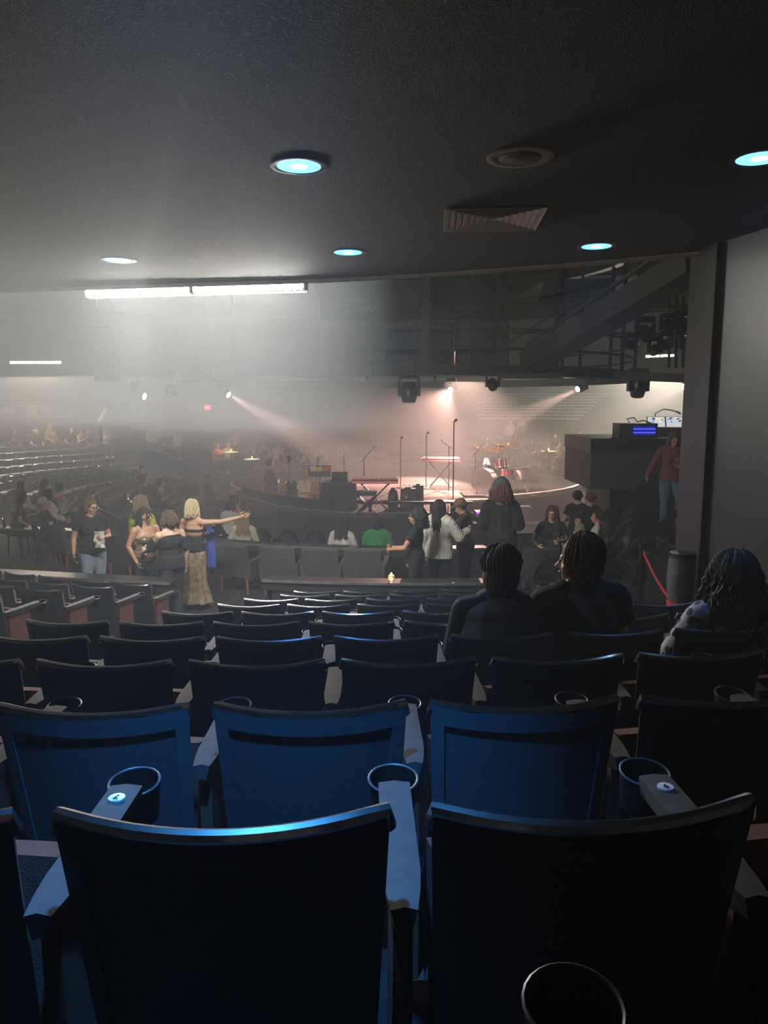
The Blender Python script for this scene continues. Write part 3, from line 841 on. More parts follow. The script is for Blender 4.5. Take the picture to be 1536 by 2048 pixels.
# ------------------------------------------------------------------ drum kit
def drum(t, c, r, h, axis, shell, name, head=True):
    """c = centre, axis = unit vector of the drum"""
    ax = Vector(axis).normalized(); R = ax.to_track_quat('Z', 'Y').to_matrix()
    b = MB(); b.lathe([(0, -h / 2), (r, -h / 2), (r, h / 2), (0, h / 2)], c, 22, R)
    d = b.build(name, shell, t)
    for s in (-1, 1):
        b = MB(); b.lathe([(r * 0.96, s * (h / 2 - 0.02)), (r * 1.04, s * (h / 2 - 0.02)), (r * 1.04, s * (h / 2 + 0.012)), (r * 0.96, s * (h / 2 + 0.012))], c, 22, R); b.build('hoop', M_CHROME, d)
        b = MB(); b.lathe([(0, s * (h / 2 + 0.006)), (r * 0.96, s * (h / 2 + 0.006)), (r * 0.96, s * (h / 2 + 0.001)), (0, s * (h / 2 + 0.001))], c, 22, R, False); b.build('drum_head', M_HEAD, d)
    b = MB()
    for k in range(8):
        a = 2 * pi * k / 8
        p = R @ Vector((r * 1.03 * cos(a), r * 1.03 * sin(a), 0))
        b.tube([Vector(c) + p - ax * (h / 2), Vector(c) + p + ax * (h / 2)], 0.008, 5)
    b.build('tension_rods', M_CHROME, d)
    return d
M_HEAD = mat('white_drum_head', (0.78, 0.74, 0.70), 0.5, noise=0.08, nscale=5)
M_DRUM = mat('white_red_drum_shell', (0.72, 0.62, 0.58), 0.3, noise=0.2, nscale=4)
M_DRUMR = mat('red_drum_shell', (0.5, 0.03, 0.03), 0.3, noise=0.2, nscale=4)
M_GOLD = mat('brass_cymbal', (0.75, 0.52, 0.25), 0.25, 1.0, noise=0.3, nscale=14)
c = at_z(992, 993, ST)
kx, ky = c.x, c.y + 0.35
t = thing('drum_kit', 'white and red drum kit with brass cymbals on the right of the stage', 'drum kit', (kx, ky, ST + 0.055))
drum(t, (-0.22, -0.05, 0.31), 0.29, 0.38, (-0.62, -0.78, 0), M_DRUM, 'bass_drum')
drum(t, (-0.12, 0.10, 0.72), 0.15, 0.20, (0.2, 0.3, 1), M_DRUM, 'rack_tom')
drum(t, (0.16, 0.02, 0.70), 0.16, 0.20, (-0.1, 0.25, 1), M_DRUMR, 'rack_tom')
drum(t, (0.62, -0.05, 0.46), 0.20, 0.30, (-0.05, 0.05, 1), M_DRUM, 'floor_tom')
drum(t, (0.30, -0.25, 0.52), 0.17, 0.14, (0, 0.05, 1), M_DRUMR, 'snare_drum')
b = MB()
for x in (0.45, 0.78):
    for y in (-0.22, 0.1): b.tube([(x, y, 0.0), (x, y, 0.5)], 0.011, 5)
for x in (-0.42, -0.02): b.tube([(x, -0.12, 0.35), (x - 0.05, -0.35, 0.0)], 0.012, 5)
b.tube([(0.3, -0.25, 0.0), (0.3, -0.25, 0.46)], 0.014, 5)
for a in (0, 2.1, 4.2): b.tube([(0.3, -0.25, 0.16), (0.3 + 0.22 * cos(a), -0.25 + 0.22 * sin(a), 0)], 0.010, 5)
b.build('drum_legs', M_CHROME, t)
for x, y, h, r, tx, nm in ((-0.02, -0.05, 1.05, 0.24, 14, 'crash_cymbal'), (0.12, 0.25, 1.13, 0.20, 8, 'crash_cymbal'), (0.38, 0.3, 1.16, 0.25, -10, 'ride_cymbal'), (-0.38, 0.2, 1.06, 0.19, 10, 'hi_hat_cymbal')):
    R = Euler((radians(-tx), radians(tx), 0)).to_matrix()
    b = MB(); b.lathe([(0, 0.035), (0.03, 0.03), (0.045, 0.012), (r * 0.7, 0.004), (r, -0.008), (r * 0.7, -0.001), (0.0, 0.02)], (x, y, h), 22, R); cy = b.build(nm, M_GOLD, t)
    b = MB(); b.tube([(x, y, 0.12), (x, y, h + 0.05)], 0.010, 5)
    for a in (0.3, 2.4, 4.5): b.tube([(x, y, 0.25), (x + 0.2 * cos(a), y + 0.2 * sin(a), 0.0)], 0.009, 5)
    b.build('cymbal_stand', M_CHROME, cy)
b = MB(); b.lathe([(0, 0.44), (0.17, 0.44), (0.18, 0.52), (0, 0.54)], (0.28, 0.42, 0), 16); b.tube([(0.28, 0.42, 0), (0.28, 0.42, 0.45)], 0.02, 6); b.build('drum_stool', M_SEATPAD, t)
b = MB(); b.box((-0.25, -0.52, 0.03), (0.10, 0.26, 0.05), (0.2, 0, 0)); b.build('bass_pedal', M_CHROME, t, smooth=False)
b = MB(); b.box((0.05, 0.0, -0.0015), (1.7, 1.25, 0.003)); b.build('drum_rug', M_CHARCOAL, t, smooth=False)
mic_stand(950, 985, 1.0, 'boom microphone reaching over the drum kit', (0.25, 0.3))

# ------------------------------------------------------------------ lamps hung from the ring gantry
GZ = CAMZ + 0.62
M_GANTRY = mat('dark_gantry_steel', (0.005, 0.0048, 0.0048), 0.75, 0.0, noise=0.4, nscale=6)
M_GPANEL = mat('grey_gantry_panel', (0.02, 0.0195, 0.0195), 0.8, noise=0.3, nscale=3)
GR = 6.2
t = thing('ring_gantry', 'big dark ring of steel lighting catwalk hung over the stage', 'lighting gantry', (0, 0, 0))
def ring(b, r, z, w, h, n=48, part=None):
    for i in range(n):
        if part and not (part[0] <= ((2 * pi * (i + 0.5) / n + pi) % (2 * pi)) - pi <= part[1]): continue
        b.bar(polar(r, 2 * pi * i / n, z), polar(r, 2 * pi * (i + 1) / n, z), w, h)
b = MB(); ring(b, GR, GZ + 0.06, 0.30, 0.20); b.build('lower_ring', M_GANTRY, t, smooth=False)
b = MB(); ring(b, GR, GZ + 0.52, 0.06, 0.06, part=(-0.12, 2.4)); b.build('guard_ring', M_GANTRY, t, smooth=False)
b = MB(); ring(b, GR + 0.05, GZ + 0.92, 0.05, 0.05, part=(-0.12, 2.4)); b.build('guard_ring', M_GANTRY, t, smooth=False)
b = MB(); ring(b, GR, GZ + 3.4, 0.25, 0.14, part=(-0.12, 2.4)); b.build('upper_ring', M_GANTRY, t, smooth=False)
b = MB(); ring(b, GR - 0.12, GZ + 0.17, 0.05, 0.05); b.build('edge_strip', M_GPANEL, t, smooth=False)
def ring_phi(px):
    """angle on the near side of the ring that shows at this pixel column"""
    k = (px - 768) / FPX
    best = min((abs((lambda p: p.x / (p.y + 0.15))(polar(GR, a / 500)) - k), a / 500) for a in range(-800, 801))
    return best[1]
for px, w in ((640, 0.08), (745, 0.06), (848, 0.16), (938, 0.07), (985, 0.05), (1103, 0.10), (1150, 0.06), (1232, 0.08), (476, 0.06), (1300, 0.08)):
    a = ring_phi(px); p = polar(GR, a, GZ)
    b = MB(); b.bar(p, p + Vector((0, 0, 5.0)), w, w); b.build('hanger_post', M_GANTRY, t, smooth=False)
for i in range(5):
    a = pi - 1.4 + 1.6 * i / 4; p = polar(GR, a, GZ)
    b = MB(); b.bar(p, p + Vector((0, 0, 5.0)), 0.08, 0.08); b.build('hanger_post', M_GANTRY, t, smooth=False)
# diagonal access stair beam up to the low ceiling
q0 = at_y(1062, 724, 16.0); q1 = at_y(1402, 520, 11.0)
b = MB(); b.bar(q0, q1, 0.5, 0.36); b.build('stair_beam', M_GANTRY, t, smooth=False)
b = MB(); b.bar(q0 + Vector((-0.1, 0, 0.35)), q1 + Vector((-0.1, 0, 0.4)), 0.06, 0.06); b.build('stair_rail', M_GANTRY, t, smooth=False)
b = MB(); b.bar(at_y(1000, 752, 15.9), at_y(1125, 752, 15.6), 0.6, 0.10); b.build('stair_landing', M_GANTRY, t, smooth=False)
# thin braces and hung fabric panels in the upper part
for (x0, y0, x1, y1, yy) in ((865, 640, 1215, 560, 16.2), (1010, 690, 1150, 600, 16.3), (1100, 620, 1230, 575, 15.5), (640, 610, 1100, 606, 16.6), (1010, 640, 1390, 610, 16.8), (1020, 665, 1380, 668, 16.6), (700, 700, 850, 698, 16.6)):
    b = MB(); b.bar(at_y(x0, y0, yy), at_y(x1, y1, yy), 0.04, 0.05); b.build('brace', M_GANTRY, t, smooth=False)
for (P, yy) in (([(700, 560), (860, 560), (838, 612), (700, 625)], 17.4), ([(880, 560), (1090, 560), (1000, 615), (880, 622)], 17.2), ([(1090, 560), (1225, 555), (1215, 600), (1060, 640)], 16.9)):
    pts = [at_y(x, y, yy) for x, y in P]
    b = MB(); b.slab([[pts[0], pts[1]], [pts[3], pts[2]]], 0.03); b.build('hung_panel', M_GPANEL, t, smooth=False)
# black loudspeaker boxes hung inside the ring
for (x0, y0, x1, y1, yy, lb) in ((770, 655, 838, 742, 17.6, 'dark hung cabinet left of the thick gantry post'), (852, 648, 905, 742, 17.5, 'dark hung cabinet right of the thick gantry post'), (912, 640, 1016, 742, 17.3, 'wide dark hung cabinet left of the sloping gantry stair'), (196, 690, 232, 762, 21.0, 'tall dark hung cabinet at the left end of the gantry')):
    p0 = at_y(x0, y1, yy); p1 = at_y(x1, y0, yy); w = p1.x - p0.x; h = p1.z - p0.z
    s = thing('hung_cabinet', lb, 'speaker', ((p0.x + p1.x) / 2, yy, p0.z))
    b = MB(); b.box((0, 0, h / 2), (w, 0.5, h)); b.build('cabinet', M_GANTRY, s, smooth=False)
    b = MB(); b.box((0, -0.255, h / 2), (w * 0.9, 0.012, h * 0.9)); b.build('grille', M_CHARCOAL, s, smooth=False)
    b = MB(); b.tube([(-w * 0.35, 0, h), (-w * 0.35, 0, GZ + 5 - p0.z)], 0.015, 5); b.build('hanging_rod', M_GANTRY, s)
    b = MB(); b.tube([(w * 0.35, 0, h), (w * 0.35, 0, GZ + 5 - p0.z)], 0.015, 5); b.build('hanging_rod', M_GANTRY, s)

def moving_head(px, py, y, label, size=0.34, tilt=0, lit=None, watts=0, spot=16, col=(1.0, 0.72, 0.62), ztop=None, pan=0.0):
    c = at_y(px, py, y)
    t = thing('moving_head_lamp', label, 'stage light', (c.x, c.y, c.z), pan)
    s = size / 0.34
    top = 0.36 * s
    b = MB(); b.box((0, 0, 0.27 * s), (0.34 * s, 0.26 * s, 0.13 * s), top=(0.85, 0.85)); b.build('base_box', M_BLACKM, t)
    for sx in (-1, 1):
        b = MB(); b.box((sx * 0.165 * s, 0, 0.07 * s), (0.05 * s, 0.14 * s, 0.30 * s), top=(1, 1.3)); b.build('yoke_arm', M_BLACKM, t)
    R = Euler((radians(tilt), 0, 0)).to_matrix()
    b = MB(); b.lathe([(0, 0.15 * s), (0.10 * s, 0.15 * s), (0.14 * s, 0.07 * s), (0.145 * s, -0.05 * s), (0.12 * s, -0.17 * s), (0.10 * s, -0.19 * s), (0, -0.17 * s)], (0, 0, 0), 14, R); b.build('head', M_BLACKM, t)
    b = MB(); b.lathe([(0, -0.20 * s), (0.085 * s, -0.195 * s), (0.085 * s, -0.185 * s), (0, -0.185 * s)], (0, 0, 0), 16, R)
    b.build('lens', lit or mat('dark_lens', (0.03, 0.03, 0.035), 0.1, noise=0.1, nscale=4), t)
    if ztop: 
        b = MB(); b.tube([(0, 0, 0.3 * s), (0, 0, ztop - c.z)], 0.02 * s, 6); b.build('clamp', M_BLACKM, t)
    return c, R, s
def lit_head(px, py, y, aim, label, watts, spot, size=0.34, col=(1.0, 0.58, 0.47), E=None, body_dim=True):
    c = at_y(px, py, y); d = Vector(aim) - c
    pan = atan2(d.x, -d.y)           # head tips towards -y after the pan
    tilt = math.degrees(math.acos(max(-1, min(1, -d.z / d.length))))
    moving_head(px, py, y, label, size, -tilt, E or emat('hot_lamp_lens', (1.0, 0.84, 0.72), 40.0), ztop=GZ, pan=pan)
    n = d.normalized()
    lamp('stage_beam', 'SPOT', c + n * (0.22 * size / 0.34), col, watts, aim, 0.05, spot, 0.6)
moving_head(818, 783, 16.4, 'large unlit moving head lamp hanging left of the lit centre lamp', 0.42, -8, ztop=GZ)
moving_head(985, 768, 16.2, 'small unlit lamp hanging under the gantry right of the lit centre lamp', 0.26, -50, ztop=GZ)
moving_head(1276, 774, 15.2, 'large unlit moving head lamp hanging near the right wall', 0.36, 12, ztop=GZ)
lit_head(903, 776, 27.0, (-0.1, 19.2, ST), 'glaring lit lamp above the middle of the stage', STAGE_W * 1.3, 40)
lit_head(447, 784, 23.0, (0.4, 21.0, ST - 0.2), 'glaring lit lamp left of the stage beside the red exit sign', STAGE_W * 1.3, 20)
lit_head(1164, 774, 24.0, (-0.2, 20.5, ST), 'lit lamp to the right of the stage throwing a beam leftward', STAGE_W * 1.1, 18)
lit_head(1378, 769, 22.5, (2.0, 20.0, ST), 'lit lamp half hidden by the right wall edge', STAGE_W * 0.7, 18)
lit_head(276, 790, 20.5, (kx - 0.25, ky - 0.1, ST + 0.45), 'lit narrow lamp at the left end of the gantry', STAGE_W * 0.5, 12)
moving_head(343, 788, 25.5, 'small pale unlit lamp between the two lit lamps on the left', 0.3, -75, mat('pale_lens', (0.6, 0.58, 0.55), 0.4), ztop=GZ)
# drum wash from the gantry above the kit
lit_head(909, 686, 18.4, (kx - 0.1, ky, ST + 0.3), 'small ring-lensed lamp between the hung cabinets', STAGE_W * 0.9, 78, 0.2, (1.0, 0.62, 0.50), emat('dim_ring_lens', (1.0, 0.75, 0.6), 3.0))
# clutter of spotlights on the catwalk by the right wall
k_ = 0
for px, py, tl, sz in ((1290, 668, 130, 0.34), (1335, 655, 150, 0.28), (1362, 652, 160, 0.30), (1330, 690, 100, 0.26), (1375, 690, 60, 0.30), (1262, 690, 120, 0.22), (1310, 700, 75, 0.26)):
    moving_head(px, py, 15.6, 'dark catwalk spotlight by the right wall, %s of seven from the left' % ORD[[1262, 1290, 1310, 1330, 1335, 1362, 1375].index(px)], sz, tl)
for px in (1338, 1352, 1366, 1380):
    p0 = at_y(px, 735, 15.8); p1 = at_y(px, 590, 15.8)
    b = MB(); b.bar(p0, p1, 0.05, 0.05); b.build('catwalk_post', M_GANTRY, t, smooth=False)
p0, p1 = at_y(1240, 752, 15.4), at_y(1410, 758, 14.2)
b = MB(); b.bar(p0, p1, 0.5, 0.16); b.build('catwalk_deck', M_GANTRY, t, smooth=False)

# exit sign on the far wall side
c = at_y(415, 815, 33.0)
s = thing('exit_sign', 'small red lit exit sign high on the left of the hall', 'sign', (c.x, c.y, c.z))
b = MB(); b.box((0, 0, 0), (0.26, 0.05, 0.20)); b.build('sign_box', emat('red_exit_glow', (1.0, 0.04, 0.02), 3.0), s, smooth=False)
me = text_mesh('EXIT', 0.10, 'exit_lettering'); me.materials.append(emat('pale_exit_letters', (1.0, 0.75, 0.7), 5.0))
o = link('lettering', me, s, (0, -0.028, 0)); o.rotation_euler = (radians(90), 0, 0)
b = MB(); b.tube([(0, 0.0, 0.1), (0, 0.0, 9.0 - c.z)], 0.012, 5); b.build('hanging_rod', M_GANTRY, s)
# ------------------------------------------------------------------ counters, lounge chairs, floor chairs
M_COUNTER = mat('black_counter_top', (0.02, 0.02, 0.021), 0.45, noise=0.3, nscale=6)
M_COUNTERF = mat('dark_counter_front', (0.022, 0.021, 0.02), 0.6, noise=0.3, nscale=5)
M_LIP = mat('worn_counter_lip', (0.16, 0.155, 0.145), 0.5, 0.2, noise=0.4, nscale=5)
def counter(r, z, zf, p0, p1, label, h=0.09, w=0.28):
    t = thing('drink_counter', label, 'counter', (0, 0, 0))
    b = MB(); b.arc(r - w / 2, r + w / 2, z - 0.035, z, p0, p1); b.build('counter_top', M_COUNTER, t)
    b = MB(); b.arc(r + w / 2 - 0.03, r + w / 2 - 0.005, z - h - 0.05, z - 0.035, p0, p1); b.build('front_board', M_COUNTERF, t)
    b = MB(); b.arc(r + w / 2 - 0.004, r + w / 2 + 0.012, z - 0.03, z + 0.004, p0, p1); b.build('edge_lip', M_LIP, t)
    n = max(3, int(abs(p1 - p0) * r / 1.5))
    for i in range(n + 1):
        a = p0 + (p1 - p0) * (0.02 + 0.96 * i / n)
        b = MB(); b.bar(polar(r, a, zf), polar(r, a, z - 0.03), 0.05, 0.05); b.build('post', M_BLACKM, t, smooth=False)
def phi_at(px, r, zr):
    k = (px - 768) / FPX
    return min((abs((lambda p: p.x / (p.y * cos(PITCH) - zr * sin(PITCH)))(polar(r, a / 1000)) - k), a / 1000) for a in range(-1200, 1201))[1]
WALK = 0.30
counter(12.2, CAMZ - 2.33, WALK, phi_at(530, 12.2, -2.33), phi_at(1010, 12.2, -2.33), 'black drink counter with the lit candle, in front of the centre seats')
def counter_straight(a, c, zf, label, h=0.09, w=0.28):
    t = thing('drink_counter', label, 'counter', (0, 0, 0))
    a, c = Vector(a), Vector(c); d = (c - a).normalized(); n = Vector((d.y, -d.x, 0)).normalized()
    b = MB(); b.bar(a, c, w, 0.035); b.build('counter_top', M_COUNTER, t, smooth=False)
    o = n * (w / 2 - 0.015) - Vector((0, 0, 0.06)); b = MB(); b.bar(a + o, c + o, 0.025, h); b.build('front_board', M_COUNTERF, t, smooth=False)
    o = n * (w / 2 + 0.008); b = MB(); b.bar(a + o, c + o, 0.014, 0.035); b.build('edge_lip', M_LIP, t, smooth=False)
    k = max(2, int((c - a).length / 1.5))
    for i in range(k + 1):
        p = a + (c - a) * (0.02 + 0.96 * i / k); b = MB(); b.bar((p.x, p.y, zf), (p.x, p.y, p.z - 0.018), 0.05, 0.05); b.build('post', M_BLACKM, t, smooth=False)
counter_straight(at_z(-70, 1141, CAMZ - 2.36), at_z(350, 1163, CAMZ - 2.36), WALK, 'black drink counter in front of the left section seats')
counter(9.30, CAMZ - 2.42, 0.15, phi_at(395, 9.3, -2.42), phi_at(1000, 9.3, -2.42), 'long pale-lipped counter behind the green lounge chairs')
counter_straight(at_z(-70, 1052, CAMZ - 2.50), at_z(154, 1061, CAMZ - 2.50), WALK, 'short counter at far left in front of the seated readers')
M_GREENC = mat('dark_green_grey_upholstery', (0.055, 0.062, 0.058), 0.9, noise=0.25, nscale=20, bump=0.3, bscale=180)
M_LEG = mat('orange_brown_wood_leg', (0.28, 0.11, 0.05), 0.5, noise=0.3, nscale=12)
def lounge():
    t = thing('lounge_chair', 'x', 'chair')
    g = []
    for i in range(7):
        f = i / 6; z = 0.30 + 0.52 * f
        g.append([Vector((-0.29 + 0.58 * j / 6, -0.02 + 0.10 * (1 - f) + 0.03 * ((j - 3) / 3) ** 2, z + 0.0)) for j in range(7)])
    o = MB().slab(g, 0.09).build('backrest', M_GREENC, t)
    b = MB(); b.box((0, 0.36, 0.38), (0.50, 0.50, 0.15)); b.build('seat_cushion', M_GREENC, t)
    for s in (-1, 1):
        g = [[Vector((s * 0.29, 0.05, 0.27)), Vector((s * 0.29, 0.35, 0.27)), Vector((s * 0.29, 0.60, 0.28))], [Vector((s * 0.30, 0.02, 0.55)), Vector((s * 0.30, 0.35, 0.58)), Vector((s * 0.30, 0.62, 0.63))]]
        MB().slab(g, 0.075).build('arm', M_GREENC, t)
        for y in (0.08, 0.55):
            b = MB(); b.tube([(s * 0.24, y, 0.30), (s * 0.25, y, 0.0)], [0.030, 0.018], 8); b.build('leg', M_LEG, t)
    return t
L0 = lounge(); n = 0
lp = [(28, 'at the far left edge'), (112, 'left of the woman in jeans'), (232, 'behind the woman in the sequin top'), (462, 'right of the blonde woman'), (555, 'second right of the blonde woman'), (640, 'third right of the blonde woman'), (726, 'beside the woman with the drink'), (1080, 'behind the two seated heads')]
for px, wh in lp:
    r = 10.35
    a = phi_at(px, r, -2.6)
    o = L0 if n == 0 else copy_tree(L0)
    n += 1
    o.location = polar(r, a, WALK); o.rotation_euler = (0, 0, a + random.uniform(-0.06, 0.06))
    o['label'] = 'dark green lounge armchair on wooden legs ' + wh; o['group'] = 'green lounge armchairs'
M_GLOSS = mat('glossy_black_lacquer', (0.012, 0.012, 0.013), 0.14, noise=0.2, nscale=12)
def floor_chair():
    t = thing('round_back_chair', 'x', 'chair')
    arcp = [Vector((0.23 * cos(a), -0.02 - 0.03 * sin(a), 0.46 + 0.34 * sin(a))) for a in [pi * i / 12 for i in range(13)]]
    b = MB(); b.tube(arcp, 0.02, 6); b.build('back_hoop', M_GLOSS, t)
    g = [[Vector((0.21 * cos(a) * f, -0.015 - 0.03 * sin(a) * f + 0.04 * (1 - f), 0.48 + 0.31 * sin(a) * f)) for a in [pi * i / 12 for i in range(13)]] for f in (0.05, 0.5, 1.0)]
    MB().slab(g, 0.025).build('back_panel', M_SEATPAD, t)
    b = MB(); b.lathe([(0, 0.42), (0.22, 0.42), (0.225, 0.46), (0, 0.47)], (0, 0.2, 0), 16); b.build('seat', M_SEATPAD, t)
    for s in (-1, 1):
        for y in (0.03, 0.37):
            b = MB(); b.tube([(s * 0.15, y, 0.43), (s * 0.20, y + (0.03 if y > 0.1 else -0.03), 0)], 0.014, 6); b.build('leg', M_GLOSS, t)
    return t
F0 = floor_chair(); n = 0
for row, r in ((0, 8.55), (1, 7.75)):
    taken = [phi_at(q, r, -2.5) for q in ((485, 684, 755) if row == 0 else ())]
    a0 = phi_at(408 + row * 30, r, -2.5); i = 0
    while True:
        a = a0 + i * 0.56 / r
        if a > phi_at(800, r, -2.5): break
        o = F0 if n == 0 else copy_tree(F0); n += 1
        o.location = polar(r, a, 0.15); o.rotation_euler = (0, 0, a + random.uniform(-0.12, 0.12))
        o['label'] = 'glossy black round-backed chair, %s from the left, %s row behind the lounge chairs' % (ORD[i], ORD[row]); o['group'] = 'black round-backed floor chairs'
        i += 1
for i, px in enumerate((1096, 1215, 1275)):
    r = 11.0 + 0.25 * i; a = phi_at(px, r, -2.5); o = copy_tree(F0); o.location = polar(r, a, WALK); o.rotation_euler = (0, 0, a + 0.3 * i)
    o['label'] = 'black round-backed chair %s from the left below the handrail' % ORD[i]; o['group'] = 'black chairs near the stairs'
# candle on the counter
p = at_y(783, 1160, 10.0); a = phi_at(783, 12.2, -2.33); p = polar(12.2, a, CAMZ - 2.33)
t = thing('candle_holder', 'small glowing tea light in a brown glass on the counter', 'candle', p)
gl = mat('amber_glass', (0.8, 0.45, 0.2), 0.15, emit=(1.0, 0.5, 0.15), estr=0.5)
b = MB(); b.lathe([(0, 0), (0.035, 0), (0.045, 0.03), (0.04, 0.075), (0.036, 0.075), (0.04, 0.03), (0.0, 0.006)], n=14); b.build('glass', gl, t)
b = MB(); b.lathe([(0, 0.008), (0.022, 0.008), (0.022, 0.03), (0, 0.03)], n=10); b.build('wax', M_IVORY, t)
b = MB(); b.ball((0, -0.045, 0.03), (0.016, 0.008, 0.022)); b.ball((0, 0, 0.09), (0.012, 0.012, 0.02)); b.build('flame', emat('candle_flame', (1.0, 0.62, 0.25), 18), t)
lamp('candle_glow', 'POINT', p + Vector((0, -0.02, 0.15)), (1.0, 0.5, 0.2), 1.2, size=0.02)

for px, py, y, wh in ((504, 918, 31.0, 'behind the stage technician'), (462, 904, 33.0, 'beside the pink-shirted spectator'), (1097, 902, 30.0, 'in the fog right of the stage')):
    q = at_y(px, py, y); r = sqrt((q.x - CX) ** 2 + (q.y - CY) ** 2); zf = 0.30
    t2 = thing('cocktail_table', 'small dark standing table ' + wh, 'table', (q.x, q.y, zf))
    b = MB(); b.lathe([(0, 0), (0.22, 0), (0.22, 0.02), (0, 0.04)], n=14); b.build('base', M_BLACKM, t2)
    b = MB(); b.tube([(0, 0, 0.02), (0, 0, q.z - zf - 0.03)], 0.03, 8); b.build('pole', M_BLACKM, t2)
    b = MB(); b.lathe([(0, q.z - zf - 0.04), (0.32, q.z - zf - 0.04), (0.32, q.z - zf), (0, q.z - zf)], n=18); b.build('table_top', M_IVORY, t2)
    c2 = copy_tree(t); c2.location = q; c2['label'] = 'glowing candle on the small table ' + wh; c2['group'] = 'candles'
    lamp('candle_glow', 'POINT', q + Vector((0, -0.05, 0.25)), (1.0, 0.65, 0.3), 25, size=0.03)

# ------------------------------------------------------------------ mixing position, stairs, bin, barrier
M_RIBBED = mat_stripes('ribbed_black_panel', (0.018, 0.018, 0.02), (0.045, 0.045, 0.048), 11, 'X', 0.7)
t = thing('mixing_platform', 'raised black ribbed booth of the sound desk beside the right wall', 'platform', (0, 0, 0))
y0 = 14.0
pa = at_y(1183, 877, y0); pb_ = at_y(1184, 978, y0)
xr = at_y(1440, 900, y0).x
zt, zb = pa.z, pb_.z
b = MB(); b.box(((pa.x + xr) / 2, y0 + 1.0, (zb + zt) / 2 - 0.13), (xr - pa.x, 2.0, zt - zb - 0.26)); b.build('ribbed_front', M_RIBBED, t, smooth=False)
b = MB(); b.box(((pa.x + xr) / 2, y0 + 1.0, zt - 0.125), (xr - pa.x + 0.03, 2.04, 0.25)); b.build('upper_band', M_BLACK, t, smooth=False)
b = MB(); b.box(((pa.x + xr) / 2 + 0.2, y0 + 1.1, zb / 2 + 0.15), (xr - pa.x - 0.5, 1.7, zb - 0.3)); b.build('platform_base', M_BLACK, t, smooth=False)
# rack unit with blue level meters
p = at_y(1236, 879, y0 + 0.3); q = at_y(1313, 850, y0 + 0.3); w = q.x - p.x; h = q.z - p.z
t = thing('signal_rack', 'black rack unit with two rows of blue lights on the booth', 'rack', ((p.x + q.x) / 2, y0 + 0.45, zt))
b = MB(); b.box((0, 0, h / 2), (w, 0.45, h)); b.build('case', M_BLACK, t, smooth=False)
b = MB(); b.box((0.10, -0.23, h * 0.5), (w * 0.58, 0.012, h * 0.62)); b.build('face_plate', mat('dark_blue_display', (0.01, 0.015, 0.12), 0.2, emit=(0.0, 0.01, 0.35), estr=0.6), t, smooth=False)
EB = emat('blue_led', (0.06, 0.07, 1.0), 3.0)
for r_ in range(2):
    for i in range(12):
        b = MB(); b.box((-0.085 + i * 0.034, -0.24, h * (0.37 + 0.25 * r_)), (0.018, 0.008, 0.022)); b.build('level_light', EB, t, smooth=False)
b = MB(); b.tube([(-0.1, 0, h), (-0.16, 0, h + 0.08), (-0.02, 0, h + 0.1), (0.05, 0.02, h + 0.02), (0.15, 0, h + 0.05), (0.3, 0, h)], 0.012, 6); b.build('cable', M_BLACK, t)
# sound desk with screens and lamp
p = at_y(1345, 872, y0 + 0.7)
t = thing('sound_desk', 'sound mixing desk with bright raised screens behind the rack', 'mixing desk', (p.x + 0.15, y0 + 0.95, zt))
b = MB(); b.box((0, 0, 0.08), (1.3, 0.55, 0.16), top=(1, 0.8)); b.build('desk_body', M_BLACKM, t, smooth=False)
b = MB(); b.box((0.0, -0.22, 0.17), (1.28, 0.1, 0.02)); b.build('desk_edge', M_LEG, t, smooth=False)
for i in range(14):
    b = MB(); b.box((-0.55 + i * 0.085, -0.1, 0.175), (0.02, 0.04, 0.02)); b.build('fader', M_IVORY, t, smooth=False)
for i, x in enumerate((-0.34, 0.02, 0.38)):
    R = Euler((radians(-18), 0, 0))
    b = MB(); b.box((x, 0.14, 0.27), (0.35, 0.03, 0.22), (radians(-18), 0, 0)); d = b.build('screen_case', M_BLACK, t, smooth=False)
    b = MB(); b.box((x, 0.122, 0.275), (0.33, 0.008, 0.20), (radians(-18), 0, 0)); b.build('screen_face', emat('bright_screen', (0.62, 0.66, 0.72), 0.9), d, smooth=False)
    rnd = random.Random(i)
    for cn, cl in (('screen_tiles_blue', (0.1, 0.15, 0.35)), ('screen_tiles_yellow', (0.9, 0.8, 0.3)), ('screen_tiles_dark', (0.05, 0.06, 0.07))):
        b = MB()
        for k in range(6):
            u, v_ = rnd.uniform(-0.14, 0.14), rnd.uniform(-0.08, 0.08)
            b.box((x + u, 0.116 - v_ * -0.309 * -1, 0.275 + v_ * 0.951), (rnd.uniform(0.02, 0.06), 0.008, 0.022), (radians(-18), 0, 0))
        b.build('screen_tiles', emat(cn, cl, 1.0), d, smooth=False)
b = MB(); b.tube([(-0.35, 0.2, 0.2), (-0.34, 0.2, 0.44), (-0.2, 0.15, 0.52), (-0.08, 0.05, 0.50), (0.02, -0.02, 0.46)], 0.012, 6); b.tube([(0.0, 0, 0.475), (0.06, -0.05, 0.43)], 0.02, 6); b.build('gooseneck_lamp', M_BLACKM, t)
lamp('screen_glow', 'AREA', (p.x + 0.15, y0 + 0.7, zt + 0.5), (1.0, 0.8, 0.6), 3.0, (p.x + 0.1, y0 - 0.8, zt - 0.6), 0.5)

